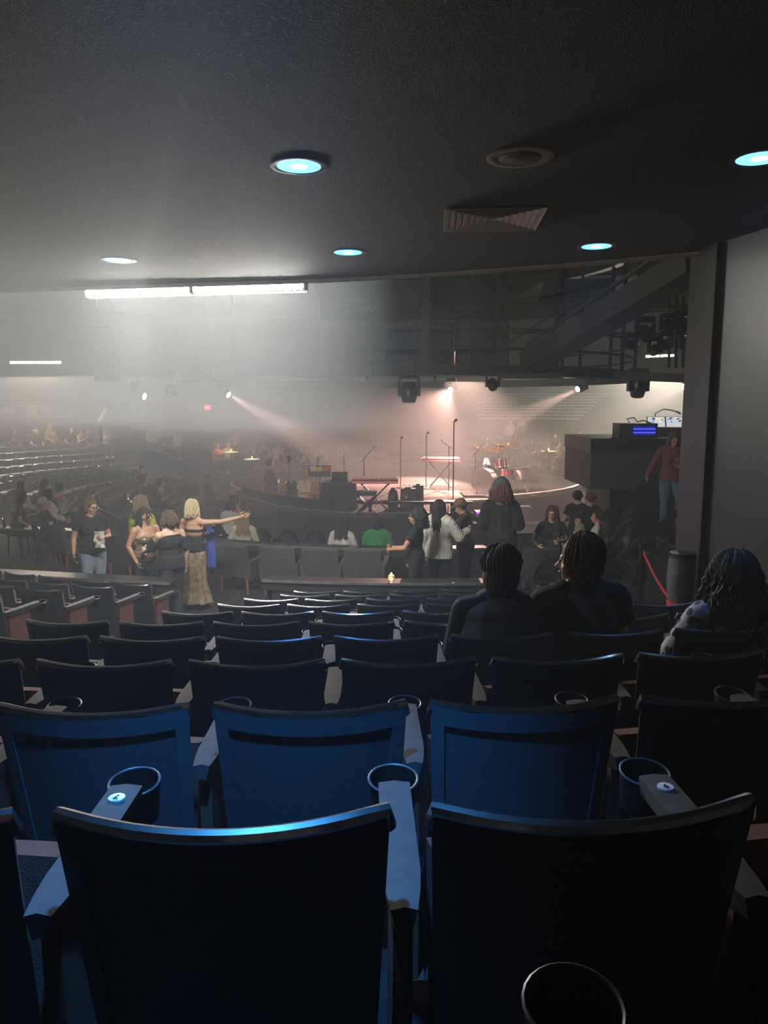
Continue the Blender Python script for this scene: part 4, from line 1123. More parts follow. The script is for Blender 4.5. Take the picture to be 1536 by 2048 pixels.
# stair with steps and two sloping handrails
t = thing('booth_stairs', 'dark stairs with two sloping black handrails leading up to the booth', 'stairs', (0, 0, 0))
ytop = 13.0
f_top = at_y(1345, 1063, 12.75)
SZ = f_top.z
nst = 5
for i in range(nst):
    z = WALK + (SZ - WALK) * (i + 1) / nst
    x = f_top.x + 0.35 - (nst - 1 - i) * 0.27
    b = MB(); b.box((x + 0.45 - 0.15, 12.85, z / 2), (0.9 - 0.3, 1.0, z)) if i == nst - 1 else b.box((x, 12.85, z / 2), (0.28, 1.0, z)); b.build('step', M_FLOOR, t, smooth=False)
    b = MB(); b.box((x - 0.14, 12.85, z - 0.01), (0.03, 1.0, 0.024)); b.build('nosing', mat('worn_nosing', (0.10, 0.095, 0.09), 0.5, noise=0.3, nscale=4), t, smooth=False)
def handrail(a, b_, drop, nm='handrail'):
    m = MB(); m.bar(a, b_, 0.06, 0.10); m.build(nm, M_RAIL, t, smooth=False)
    m = MB(); m.bar(a - Vector((0, 0, drop)), b_ - Vector((0, 0, drop)), 0.04, 0.045); m.build('lower_rail', M_RAIL, t, smooth=False)
hA, hB = at_y(1168, 1062, 13.4), at_y(1330, 938, 13.4)
handrail(hA, hB, 0.36)
m = MB(); m.bar((hA.x + 0.03, hA.y, WALK), (hA.x + 0.03, hA.y, hA.z), 0.06, 0.06); m.build('newel_post', M_RAIL, t, smooth=False)
m = MB(); m.bar((hB.x, hB.y, SZ - 0.5), (hB.x, hB.y, hB.z), 0.06, 0.06); m.build('newel_post', M_RAIL, t, smooth=False)
hC, hD = at_y(1225, 1125, 12.3), at_y(1375, 1010, 12.3)
handrail(hC, hD, 0.36)
m = MB(); m.bar((hC.x + 0.03, hC.y, WALK), (hC.x + 0.03, hC.y, hC.z), 0.06, 0.06); m.build('newel_post', M_RAIL, t, smooth=False)

# slim bin wrapped in a clear bag
bx = at_y(1366, 1105, 6.05); zf = row_floor(5)
t = thing('waste_bin', 'slim dark bin in a crinkled clear plastic bag with a red band', 'bin', (bx.x, 6.05, zf))
H = bx.z - zf
M_BAG = mat('clear_plastic_bag', (0.25, 0.25, 0.25), 0.16, noise=0.2, nscale=6, bump=1.0, bscale=14)
pb2 = M_BAG.node_tree.nodes['Principled BSDF']; pb2.inputs['Alpha'].default_value = 0.32
b = MB(); b.lathe([(0, 0.0), (0.082, 0.0), (0.094, H - 0.04), (0, H - 0.04)], n=18); b.build('bin_body', M_BLACK, t)
b = MB(); b.lathe([(0.088, H - 0.04), (0.100, H - 0.04), (0.100, H), (0.085, H), (0.0, H - 0.01)], n=18); b.build('bin_lid', M_BLACK, t)
b = MB(); g = []
for i in range(13):
    f = i / 12; row = []
    for k in range(25):
        a = 2 * pi * k / 24; rr_ = 0.098 + 0.010 * sin(5 * a + i * 1.3) * sin(i * 0.9 + k % 24) * 0.8 + 0.012 * sin(pi * f)
        row.append((rr_ * cos(a), rr_ * sin(a), H * 0.62 + f * (H * 0.36)))
    g.append(row)
b.slab(g, 0.002); b.build('plastic_bag', M_BAG, t)
b = MB(); b.lathe([(0.100, H * 0.62 - 0.035), (0.106, H * 0.62 - 0.035), (0.106, H * 0.62 + 0.035), (0.100, H * 0.62 + 0.035)], n=20, close=False); b.build('red_band', mat('red_tape', (0.65, 0.03, 0.02), 0.5, noise=0.15, nscale=8), t)
# red webbing of a barrier post
pP = at_y(1284, 1098, 8.6); pQ = at_y(1345, 1205, 8.0)
t = thing('barrier_post', 'black barrier post with a slack red belt left of the bin', 'barrier', (pP.x, pP.y, WALK + 0.12))
zz = pP.z - (WALK + 0.12)
b = MB(); b.lathe([(0, 0), (0.16, 0), (0.16, 0.02), (0.03, 0.05), (0.028, zz), (0.04, zz + 0.01), (0.04, zz + 0.07), (0, zz + 0.08)], n=14); b.build('post', M_BLACKM, t)
d = pQ - pP
b = MB(); g = [[], []]
for i in range(9):
    f = i / 8; p = Vector((d.x * f, d.y * f, zz + d.z * f - 0.05 * sin(pi * f)))
    g[0].append(p + Vector((0, 0, -0.025))); g[1].append(p + Vector((0, 0, 0.025)))
b.slab(g, 0.003); b.build('red_belt', mat('red_webbing', (0.40, 0.03, 0.025), 0.8, noise=0.2, nscale=30), t)

# ------------------------------------------------------------------ seat banks around the hall
M_DSEAT = mat('dark_seat_shell', (0.05, 0.045, 0.047), 0.6, noise=0.3, nscale=6)
M_RSEAT = mat('dark_red_seat_shell', (0.13, 0.04, 0.04), 0.7, noise=0.3, nscale=6)
M_GLINT = mat('seat_glint_trim', (0.75, 0.72, 0.68), 0.25, 0.9, noise=0.1, nscale=6)
def bank_mesh(m, rim=0.016, trim=None):
    b = MB()
    b.slab([[(-0.24, 0.10, 0.32), (0, 0.08, 0.32), (0.24, 0.10, 0.32)], [(-0.25, 0.04, 0.6), (0, 0.0, 0.6), (0.25, 0.04, 0.6)], [(-0.25, 0.0, 0.86), (0, -0.05, 0.85), (0.25, 0.0, 0.86)]], 0.05)
    b.box((0, 0.22, 0.50), (0.44, 0.12, 0.38), (radians(-14), 0, 0))
    b.box((0.27, 0.2, 0.32), (0.03, 0.24, 0.62))
    b.cur = 1
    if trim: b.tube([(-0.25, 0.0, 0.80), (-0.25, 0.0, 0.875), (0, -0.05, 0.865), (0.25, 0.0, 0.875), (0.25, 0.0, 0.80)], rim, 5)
    else:
        b.tube([(-0.10, -0.035, 0.867), (0, -0.05, 0.864), (0.10, -0.035, 0.867)], rim, 6)  # rim trim cut short so it reads as a separate glint
        b.ball((0.27, 0.40, 0.665), (0.035, 0.05, 0.03), n=6, m=5)  # bright ball shaped as the glint at the arm tip
    b.cur = 0; b.box((0.27, 0.22, 0.645), (0.05, 0.32, 0.03))
    return b.mesh('bank_seat', [m, trim or M_GLINT])
M_PALE = mat('glint_toned_seat_trim', (0.85, 0.80, 0.72), 0.35, 0.2, noise=0.1, nscale=6)  # cream colour stands in for light catching the trim
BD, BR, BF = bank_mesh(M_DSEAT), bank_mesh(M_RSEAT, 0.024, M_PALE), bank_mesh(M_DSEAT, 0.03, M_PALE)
def floor_at(r):
    k = 9
    while True:
        if r <= row_r(k) + 0.134 + 0.001: return row_floor(k)
        k -= 1
        if k < -10: return row_floor(-10)
def proj(p):
    q = Vector(p) - Vector((0, 0, CAMZ)); dd = q.y * cos(PITCH) - q.z * sin(PITCH); u = q.z * cos(PITCH) + q.y * sin(PITCH)
    return 768 + FPX * q.x / dd, 1024 - FPX * u / dd
def bank_rows(rz, a0, a1, me, nm, label, group, keep):
    cnt = 0
    for row, (r, z) in enumerate(rz):
        n = int((a1 - a0) * r / 0.58); i_ = 0
        for i in range(n):
            a = a0 + (i + 0.5) * 0.58 / r
            p = polar(r, a, z); px, py = proj(p + Vector((0, 0, 0.8)))
            if not keep(px, py, i): continue
            o = link(nm, me, None, p, a); tag(o, label % (ORD[i_], ORD[row]), 'seat', group); cnt += 1; i_ += 1
    return cnt
RZ_ = lambda ks: [(row_r(k), row_floor(k)) for k in ks]
FLAT = [(r, 0.15 if r < 9 else 0.30) for r in (7.6, 8.5, 9.75, 10.6, 11.45, 12.3)]
# stepped rake of the left bank starts closer in: low plinths carry the flat rows
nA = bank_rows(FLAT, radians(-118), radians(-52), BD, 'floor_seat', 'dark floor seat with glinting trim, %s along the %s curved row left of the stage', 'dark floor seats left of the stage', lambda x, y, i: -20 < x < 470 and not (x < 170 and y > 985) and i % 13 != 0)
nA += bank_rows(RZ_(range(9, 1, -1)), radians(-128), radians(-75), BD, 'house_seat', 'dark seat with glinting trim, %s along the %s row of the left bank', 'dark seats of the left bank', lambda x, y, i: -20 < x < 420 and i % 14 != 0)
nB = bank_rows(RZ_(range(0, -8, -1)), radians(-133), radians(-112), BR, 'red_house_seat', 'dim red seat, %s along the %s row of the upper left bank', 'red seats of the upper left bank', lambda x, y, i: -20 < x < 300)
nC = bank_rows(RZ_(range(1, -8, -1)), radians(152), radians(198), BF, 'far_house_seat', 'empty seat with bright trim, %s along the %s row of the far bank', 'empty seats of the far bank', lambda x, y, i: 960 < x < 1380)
# low wall in front of the upper left bank
t = thing('bank_parapet', 'low dark parapet in front of the upper left seat bank', 'parapet', (0, 0, 0))
b = MB(); b.arc(row_r(0) - 0.95, row_r(0) - 0.80, row_floor(1) - 0.2, row_floor(0) + 0.55, radians(-140), radians(-100), 20); b.build('parapet_wall', M_COUNTERF, t)
b = MB(); b.arc(row_r(0) - 0.99, row_r(0) - 0.76, row_floor(0) + 0.55, row_floor(0) + 0.60, radians(-140), radians(-100), 20); b.build('parapet_cap', M_LIP, t)
# aisle side wall with pale edge
t = thing('aisle_wall', 'dark sloping aisle wall with a pale top edge left of the stage', 'low wall', (0, 0, 0))
w0, w1 = at_z(484, 975, ST - 0.35), at_y(280, 886, 31.0)
b = MB(); b.bar(w0 - Vector((0, 0, 0.45)), w1 - Vector((0, 0, 0.45)), 0.08, 0.9); b.build('wall_panel', M_COUNTERF, t, smooth=False)
b = MB(); b.bar(w0, w1, 0.12, 0.04); b.build('wall_cap', M_LIP, t, smooth=False)
# thin pipes under the far ceiling
for i, (x0, y0_, x1, y1_) in enumerate(((-20, 585, 190, 622), (-20, 600, 180, 632), (-20, 618, 200, 645), (-20, 642, 215, 655))):
    a_, c_ = at_y(x0, y0_, 22), at_y(x1, y1_, 26)
    t = thing('ceiling_pipe', 'thin grey pipe under the far left ceiling, %s from the top' % ORD[i], 'pipe', a_)
    b = MB(); b.tube([(0, 0, 0), c_ - a_], 0.025, 6); b.build('pipe_run', M_GPANEL, t)
    for f in (0.1, 0.9):
        q = (c_ - a_) * f; b = MB(); b.tube([q, (q.x, q.y, 9.0 - a_.z)], 0.01, 5); b.build('hanger', M_GPANEL, t)
print('bank seats', nA, nB, nC)
# ------------------------------------------------------------------ people
TMP = bpy.data.scenes.new('work')
def remesh(mb, vox, smooth=4, extra=None):
    """one continuous skin round overlapping solids"""
    me = bpy.data.meshes.new('w'); me.from_pydata([tuple(v) for v in mb.v], [], mb.f)
    bm = bmesh.new(); bm.from_mesh(me); bmesh.ops.recalc_face_normals(bm, faces=bm.faces); bm.to_mesh(me); bm.free()
    o = bpy.data.objects.new('w', me); TMP.collection.objects.link(o)
    m = o.modifiers.new('r', 'REMESH'); m.mode = 'VOXEL'; m.voxel_size = vox
    s = o.modifiers.new('s', 'SMOOTH'); s.factor = 0.5; s.iterations = smooth
    vl = TMP.view_layers[0]; vl.update(); dg = vl.depsgraph
    out = bpy.data.meshes.new_from_object(o.evaluated_get(dg))
    bpy.data.objects.remove(o); bpy.data.meshes.remove(me)
    if extra and extra.v:
        bm = bmesh.new(); bm.from_mesh(out)
        vs = [bm.verts.new(v) for v in extra.v]
        fs = []
        for f in extra.f:
            try: fs.append(bm.faces.new([vs[i] for i in f]))
            except ValueError: pass
        bmesh.ops.recalc_face_normals(bm, faces=fs)
        bm.to_mesh(out); bm.free()
    out.polygons.foreach_set('use_smooth', [True] * len(out.polygons))
    out.materials.clear()
    return out

M_SKIN = {n: mat('skin_' + n, c, 0.5, noise=0.12, nscale=14) for n, c in dict(tan=(0.48, 0.27, 0.17), fair=(0.62, 0.40, 0.29), brown=(0.33, 0.17, 0.10)).items()}
def hairmat(n, c, c2): return mat_stripes('hair_' + n, c, c2, 26, 'X', 0.68, 0.35)
M_HAIR = dict(black=hairmat('black', (0.008, 0.007, 0.007), (0.03, 0.026, 0.024)), brown=hairmat('brown', (0.035, 0.02, 0.013), (0.11, 0.065, 0.04)),
              blonde=hairmat('blonde', (0.30, 0.23, 0.11), (0.58, 0.49, 0.30)), auburn=hairmat('auburn', (0.07, 0.022, 0.012), (0.17, 0.065, 0.035)),
              darkblonde=hairmat('darkblonde', (0.16, 0.11, 0.06), (0.36, 0.26, 0.15)), grey=hairmat('grey', (0.25, 0.24, 0.23), (0.5, 0.48, 0.46)))
M_EYE = mat('dark_eye', (0.02, 0.015, 0.012), 0.2, noise=0.1, nscale=30)
M_MOUTH = mat('lip_skin', (0.35, 0.12, 0.10), 0.45, noise=0.1, nscale=30)
M_SHOE = mat('dark_shoe', (0.02, 0.02, 0.02), 0.5, noise=0.2, nscale=15)
ARM = dict(down=((0.255, -0.04, 1.09), (0.275, 0.03, 0.86)), hold=((0.25, -0.03, 1.08), (0.13, 0.21, 1.10)), lap=((0.25, 0.04, 1.09), (0.11, 0.27, 0.99)),
           phone=((0.24, 0.10, 1.10), (0.07, 0.30, 1.24)), point=((0.42, 0.08, 1.33), (0.66, 0.13, 1.42)), rail=((0.34, 0.03, 1.12), (0.42, 0.22, 0.98)), hip=((0.30, 0.02, 1.09), (0.22, 0.20, 1.02)))
def person(label, loc, rz, H=1.65, seated=False, lean=0.0, roll=0.0, hyaw=0.0, hpitch=0.0, aL='down', aR='down', skin='tan', top=None, bottom=None, hair=None, vox=0.012, bw=1.0,
           face=True, curl=0.5, spread=0.0, group=None, cat='person', legs=None, shoes=True, name='person', vest=None):
    S = H / 1.65
    dz = -0.345 if seated else 0.0
    RL = Euler((-lean, roll, 0)).to_matrix(); piv = Vector((0, 0, 0.88))
    def T(p): return (RL @ (Vector(p) - piv) + piv + Vector((0, 0, dz))) * S
    RT = RL
    HR = Euler((0, 0, hyaw)).to_matrix() @ Euler((hpitch, 0, 0)).to_matrix(); hp = Vector((0, 0.0, 1.445))
    def TH(p): return T(HR @ (Vector(p) - hp) + hp)
    def L(p): return Vector(p) * S
    HM = RT @ HR
    w = bw
    torso = [((0, -0.01, 0.92), (0.165 * w, 0.118 * w, 0.12)), ((0, 0.015 * w, 1.05), (0.140 * w, 0.108 * w, 0.13)), ((0, 0.005, 1.21), (0.155 * w, 0.105 * w, 0.15)), ((0, -0.01, 1.31), (0.145 * w, 0.080 * w, 0.075)),
             ((0.075 * w, 0.085 * w, 1.20), (0.062 * w, 0.055 * w, 0.062)), ((-0.075 * w, 0.085 * w, 1.20), (0.062 * w, 0.055 * w, 0.062))]
    shx = 0.172 * (0.5 + 0.5 * w)
    def arm_pts(a, s):
        a = ARM[a] if isinstance(a, str) else a
        e, wr = Vector(a[0]), Vector(a[1])
        sh = Vector((shx, -0.01, 1.335))
        M = Matrix.Diagonal((s, 1, 1))
        return [T(M @ q) for q in (sh, e, wr)]
    arms = {1: arm_pts(aR, 1), -1: arm_pts(aL, -1)}
    if legs is None:
        if seated: legs = [((0.09, 0.0, 0.52), (0.12, 0.43, 0.50), (0.12, 0.44, 0.09)), ((0.09, 0.0, 0.52), (0.12, 0.43, 0.50), (0.12, 0.44, 0.09))]
        else: legs = [((0.088, -0.01, 0.87), (0.095 + spread, 0.02, 0.47), (0.095 + spread, -0.015, 0.09))] * 2
    LG = {s: [L((p[0] * s, p[1], p[2])) for p in legs[i]] for i, s in enumerate((1, -1))}
    root = thing(name, label, cat, loc, rz, group)
    # --- body
    b = MB()
    for c, r in torso: b.ball(T(c), [q * S for q in r], RT)
    b.tube([T((-shx, -0.01, 1.335)), T((0, -0.02, 1.36)), T((shx, -0.01, 1.335))], [0.052 * S, 0.062 * S, 0.052 * S], 10)
    b.tube([T((0, -0.02, 1.34)), TH((0, -0.005, 1.47))], [0.06 * S, 0.052 * S], 10)
    for s in (1, -1): b.tube([T((s * 0.13, -0.015, 1.35)), T((s * 0.04, -0.02, 1.425))], [0.045 * S, 0.035 * S], 8)
    b.ball(TH((0, -0.01, 1.56)), [0.074 * S, 0.092 * S, 0.092 * S], HM); b.ball(TH((0, 0.025, 1.505)), [0.058 * S, 0.066 * S, 0.072 * S], HM)
    b.ball(TH((0, 0.062, 1.462)), [0.030 * S, 0.026 * S, 0.024 * S], HM)                     # chin
    b.tube([TH((0, 0.083, 1.55)), TH((0, 0.112, 1.512)), TH((0, 0.080, 1.500))], [0.010 * S, 0.017 * S, 0.014 * S], 6)
    b.ball(TH((0, 0.078, 1.565)), [0.055 * S, 0.014 * S, 0.012 * S], HM)                    # brow
    for s in (1, -1):
        b.ball(TH((s * 0.074, 0.0, 1.53)), [0.010 * S, 0.018 * S, 0.030 * S], HM)
        b.ball(TH((s * 0.038, 0.055, 1.51)), [0.026 * S, 0.026 * S, 0.024 * S], HM)
        sh, e, wr = arms[s]
        b.tube([sh, sh.lerp(e, 0.35), e], [0.052 * S * w, 0.047 * S * w, 0.038 * S], 10); b.ball(sh, 0.053 * S * w); b.ball(e, 0.0385 * S)
        b.tube([e, e.lerp(wr, 0.3), wr], [0.038 * S, 0.040 * S, 0.025 * S], 10); b.ball(wr, 0.026 * S)
        h, k, a = LG[s]
        b.ball(h, 0.090 * S * w); b.tube([h, h.lerp(k, 0.4), k], [0.090 * S * w, 0.080 * S * w, 0.055 * S], 10); b.ball(k, 0.056 * S)
        b.tube([k, k.lerp(a, 0.3) + Vector((0, -0.012, 0)), a], [0.054 * S, 0.056 * S, 0.034 * S], 10); b.ball(a, 0.036 * S)
        b.ball(a + Vector((s * 0.012, 0.06, -0.045)) * S, [0.042 * S, 0.115 * S, 0.035 * S])
    ex = MB(); hands = {}
    for s in (1, -1):
        sh, e, wr = arms[s]; d = (wr - e).normalized()
        inward = Vector((-s, 0.15, 0)); 
        n = (inward - d * inward.dot(d)).normalized()        # palm faces the body
        sd = d.cross(n) * s                                   # towards the thumb
        if sd.z < 0 and abs(d.z) < 0.7: sd = -sd
        elif abs(d.z) >= 0.7 and sd.y < 0: sd = -sd
        Rm = Matrix((sd, n, d)).transposed()
        pc = wr + d * 0.052 * S
        b.ball(pc, [0.040 * S, 0.018 * S, 0.052 * S], Rm)
        cl = curl[0 if s < 0 else 1] if isinstance(curl, (tuple, list)) else curl
        for i, (o_, ln) in enumerate(((0.030, 0.066), (0.010, 0.076), (-0.010, 0.070), (-0.029, 0.054))):
            p = pc + sd * o_ * S + d * 0.038 * S; pts = [p]; ang = 0
            for sg in (0.45, 0.32, 0.25):
                ang += cl * 0.9
                q = d * cos(ang) + n * sin(ang); p = p + q * ln * sg * S * 1.15; pts.append(p)
            ex.tube(pts, [0.0095 * S, 0.009 * S, 0.008 * S, 0.006 * S], 6)
        p = pc + sd * 0.030 * S - d * 0.02 * S
        q1 = (sd * 0.8 + d * 0.6 + n * 0.25).normalized(); q2 = (sd * 0.25 + d * 0.9 + n * (0.2 + cl * 0.5)).normalized()
        ex.tube([p, p + q1 * 0.038 * S, p + q1 * 0.038 * S + q2 * 0.034 * S], [0.013 * S, 0.011 * S, 0.008 * S], 6)
        hands[s] = (pc + n * 0.035 * S + d * 0.03 * S, d, n, sd)
    me = remesh(b, vox, 3, ex); me.materials.append(M_SKIN[skin]); link('body', me, root)
    if face:
        for s in (1, -1):
            q = MB(); q.ball(TH((s * 0.031, 0.086, 1.545)), [0.013 * S, 0.008 * S, 0.008 * S], HM, 8, 6); q.build('eye', M_EYE, root)
        q = MB(); q.ball(TH((0, 0.091, 1.482)), [0.024 * S, 0.010 * S, 0.008 * S], HM, 8, 6); q.build('mouth', M_MOUTH, root)
    # --- clothes
    if top:
        st = top.get('style', 'tee'); e_ = top.get('ease', 0.014); b = MB(); low = top.get('hem', 0.86)
        zmax = {'tank': 1.30, 'coldshoulder': 1.32, 'strapless': 1.23}.get(st, 9)
        for c, r in torso:
            if c[2] > zmax: continue
            b.ball(T(c), [(q + e_) * S if i < 2 else min(q + e_, (zmax + 0.03 - c[2]) if zmax < 2 else 9) * S for i, q in enumerate(r)], RT)
        b.tube([T((0, 0, 1.0)), T((0, -0.003, low))], [0.12 * S, 0.12 * S], 8)
        R2 = (0.172 * w + e_) * S
        n_ = 18; vs = []
        for z, k in ((1.02, 0.93), (low, 1.0 + top.get('flare', 0.0))):
            for i in range(n_):
                a = 2 * pi * i / n_; vs.append(T((0, 0, z)) + RT @ Vector((R2 * k * cos(a), R2 * 0.74 * k * sin(a), 0)))
        fs = [(i, (i + 1) % n_, n_ + (i + 1) % n_, n_ + i) for i in range(n_)] + [tuple(range(n_)), tuple(range(n_, 2 * n_))[::-1]]
        b.add(vs, fs)
        if st not in ('tank', 'strapless', 'coldshoulder'):
            b.tube([T((-shx, -0.01, 1.335)), T((-0.08, -0.022, 1.365)), T((0.08, -0.022, 1.365)), T((shx, -0.01, 1.335))], [(0.054 + e_) * S, (0.052 + e_) * S, (0.052 + e_) * S, (0.054 + e_) * S], 10)
            for s in (1, -1): b.tube([T((s * 0.14, -0.015, 1.352)), T((s * 0.055, -0.02, 1.415))], [(0.045 + e_) * S, (0.032 + e_) * S], 8)
            sl = {'tee': 0.55, 'long': 9, 'cap': 0.3}.get(st, 0.55)
            for s in (1, -1) if st != 'vest' else ():
                sh, e, wr = arms[s]; b.ball(sh, (0.050 + e_ * 0.7) * S * (0.6 + 0.4 * w))
                if sl < 2: b.tube([sh, sh.lerp(e, sl)], [(0.052 + e_ * 0.8) * S * (0.6 + 0.4 * w), (0.050 + e_) * S * (0.6 + 0.4 * w)], 10)
                else:
                    b.tube([sh, e], [(0.052 + e_ * 0.8) * S * (0.6 + 0.4 * w), (0.046 + e_) * S], 10); b.ball(e, (0.046 + e_) * S); b.tube([e, e.lerp(wr, 0.97)], [(0.046 + e_) * S, (0.034 + e_) * S], 10)
        if st == 'coldshoulder':
            for s in (1, -1):
                sh, e, wr = arms[s]; b.tube([sh.lerp(e, 0.28), sh.lerp(e, 0.95)], [(0.05 + e_) * S * w, (0.055 + e_) * S * w], 10)
                b.tube([T((s * 0.10, -0.09, 1.25)), sh.lerp(e, 0.35)], [0.04 * S, 0.05 * S], 8)
        if st in ('tank', 'coldshoulder'):
            for s in (1, -1): b.tube([T((s * 0.085, 0.075, 1.25)), T((s * 0.09, 0.045, 1.345)), T((s * 0.088, -0.02, 1.395)), T((s * 0.07, -0.085, 1.30)), T((s * 0.06, -0.1, 1.2))], 0.020 * S, 6)
        if top.get('hood'):
            b.ball(TH((0, -0.03, 1.555)), [0.108 * S, 0.118 * S, 0.125 * S], HM); b.tube([T((0, -0.05, 1.36)), TH((0, -0.03, 1.52))], [0.12 * S, 0.10 * S], 12)
            b.tube([TH((0, -0.05, 1.62)), TH((0, -0.06, 1.70))], [0.07 * S, 0.015 * S], 8)
        me = remesh(b, vox, 4); me.materials.append(top['mat']); link(top.get('name', 'top'), me, root)
    if vest:
        b = MB()
        for c, r in torso: b.ball(T(c), [(q + 0.038) * S for q in r], RT)
        b.tube([T((-0.125, -0.012, 1.36)), T((0.125, -0.012, 1.36))], 0.070 * S, 10)
        for s in (1, -1): b.tube([T((s * 0.12, -0.015, 1.362)), T((s * 0.05, -0.02, 1.42))], [0.062 * S, 0.05 * S], 8)
        me = remesh(b, vox, 4); me.materials.append(vest); link('vest', me, root)
    if bottom:
        b = MB(); e_ = bottom.get('ease', 0.010)
        b.ball(L((0, -0.01, 0.92 + dz)), [(0.165 * w + e_) * S, (0.118 * w + e_) * S, 0.11 * S])
        if bottom.get('style') == 'skirt':
            n_ = 24; vs = []
            zs = [(0.95, 1.0), (0.82, 1.12), (0.45, 1.05), (0.10, 1.55)]
            for z, k in zs:
                for i in range(n_):
                    a = 2 * pi * i / n_; f = 1 + 0.16 * (1 - z) * sin(7 * a + z)
                    vs.append(L((0.165 * w * k * f * cos(a), 0.125 * w * k * f * sin(a), z)))
            fs = []
            for q in range(3): fs += [(q * n_ + i, q * n_ + (i + 1) % n_, (q + 1) * n_ + (i + 1) % n_, (q + 1) * n_ + i) for i in range(n_)]
            fs += [tuple(range(n_)), tuple(range(3 * n_, 4 * n_))[::-1]]
            b.add(vs, fs)
        else:
            for s in (1, -1):
                h, k, a = LG[s]
                b.ball(h, (0.092 * w + e_) * S); b.tube([h, h.lerp(k, 0.4), k], [(0.092 * w + e_) * S, (0.084 * w + e_) * S, (0.062 + e_) * S], 10); b.ball(k, (0.062 + e_) * S)
                b.tube([k, k.lerp(a, 0.9)], [(0.062 + e_) * S, (0.055 + e_) * S], 10)
        me = remesh(b, vox, 4); me.materials.append(bottom['mat']); link(bottom.get('name', 'trousers'), me, root)
    if shoes:
        for s in (1, -1):
            a = LG[s][2]; q = MB(); q.ball(a + Vector((s * 0.012, 0.062, -0.045)) * S, [0.048 * S, 0.125 * S, 0.042 * S]); q.box(a + Vector((s * 0.012, 0.06, -0.08)) * S, (0.085 * S, 0.24 * S, 0.02 * S)); q.build('shoe', M_SHOE, root)
    # --- hair: a cap and separate locks laid over the skull
    if hair:
        rnd = random.Random(len(label) + int(H * 100)); hm = M_HAIR[hair['color']]; st = hair.get('style', 'long')
        ln = hair.get('len', 0.30); wv = hair.get('wave', 0.006); vol = hair.get('vol', 0.0); nst = hair.get('n', 90); rad = hair.get('r', 0.011)
        b = MB(); b.ball(TH((0, -0.022, 1.572)), [(0.079 + vol * 0.6) * S, (0.093 + vol * 0.6) * S, (0.094 + vol * 0.6) * S], HM)
        if st == 'bob': b.ball(TH((0, -0.035, 1.525)), [(0.080 + vol) * S, (0.078 + vol * 0.8) * S, (0.095 + vol) * S], HM)
        elif st != 'short': b.ball(TH((0, -0.045, 1.50)), [(0.074 + vol) * S, (0.062 + vol) * S, (0.09 + vol) * S], HM)
        for i in range(nst):
            op = hair.get('open', 55); a = radians(rnd.uniform(op, 360 - op)) if st != 'fringe' or i % 5 else radians(rnd.uniform(-40, 40))
            da = Vector((-sin(a), cos(a), 0))
            L_ = ln * rnd.uniform(0.78, 1.05)
            if abs(((a + pi) % (2 * pi)) - pi) < 0.9: L_ = min(L_, 0.10)
            pts = []; ph = rnd.uniform(0, 6.28); vv = vol * rnd.uniform(0.5, 1.3)
            c0 = Vector((0.0, -0.02, 1.572))
            for t_ in (0.15, 0.55, 0.95, 1.3):
                pts.append(c0 + da * ((0.083 + vv) * sin(t_)) + Vector((0, da.y * 0.012 * sin(t_), (0.100 + vv) * cos(t_))))
            base = pts[-1]; seg = max(2, int(L_ / 0.045))
            for q in range(1, seg + 1):
                f = q / seg
                off = Vector((sin(ph + q * 1.7), cos(ph * 1.3 + q * 1.9), 0)) * wv * (0.5 + f)
                pts.append(base + Vector((0, 0, -L_ * f)) + da * (hair.get('flare', 0.02) * f) + off)
            m_ = len(pts)
            b.tube([TH(p) if st != 'hang' else TH(p) for p in pts], [rad * S * (0.6 if q == 0 else 1.0 if q < m_ - 1 else 0.3) for q in range(m_)], 5)
        if st == 'bun': b.ball(TH((0, -0.10, 1.64)), [0.05 * S, 0.05 * S, 0.05 * S], HM)
        b.build('hair', hm, root)
    if hair and hair.get('glasses'):
        b = MB()
        for s in (1, -1):
            b.tube([TH((s * 0.034 + 0.026 * cos(2 * pi * i / 12), 0.104, 1.545 + 0.02 * sin(2 * pi * i / 12))) for i in range(12)], 0.0028 * S, 4, closed=True)
            b.tube([TH((s * 0.06, 0.102, 1.55)), TH((s * 0.076, 0.0, 1.55))], 0.0025 * S, 4)
        b.tube([TH((-0.01, 0.106, 1.548)), TH((0.01, 0.106, 1.548))], 0.0025 * S, 4)
        b.build('glasses', M_BLACKM, root)
    M = Matrix.Translation(Vector(loc)) @ Matrix.Rotation(rz, 4, 'Z')
    root_info = dict(root=root, hands={s: M @ hands[s][0] for s in hands}, T=lambda p: M @ T(p), TH=lambda p: M @ TH(p))
    return root_info

def cloth(name, c, **k): return mat(name, c, k.pop('rough', 0.9), noise=k.pop('noise', 0.25), nscale=k.pop('nscale', 14), bump=k.pop('bump', 0.3), bscale=k.pop('bscale', 25), **k)
C_BLACK = cloth('black_cotton', (0.014, 0.014, 0.015)); C_JEAN = cloth('pale_blue_denim', (0.20, 0.25, 0.31)); C_DJEAN = cloth('dark_denim', (0.03, 0.04, 0.055))
C_NAVYJ = cloth('blue_denim', (0.07, 0.10, 0.16))
C_SEQ = mat_spots('gold_sequins', (0.16, 0.12, 0.08), (0.85, 0.68, 0.42), 70, 0.20, 0.3, True)
C_GSKIRT = mat('gold_crushed_fabric', (0.34, 0.26, 0.16), 0.42, noise=0.6, nscale=16, bump=0.6, bscale=22)
C_LIME = cloth('lime_cloth', (0.42, 0.55, 0.06)); C_GREEN = cloth('green_cloth', (0.03, 0.22, 0.06)); C_CREAM = cloth('cream_cloth', (0.55, 0.50, 0.38))
C_WHITE = cloth('white_shirt_cloth', (0.62, 0.60, 0.56)); C_PLAID = mat_stripes('pale_checked_shirt', (0.50, 0.47, 0.42), (0.68, 0.65, 0.58), 14, 'X', 0.9)
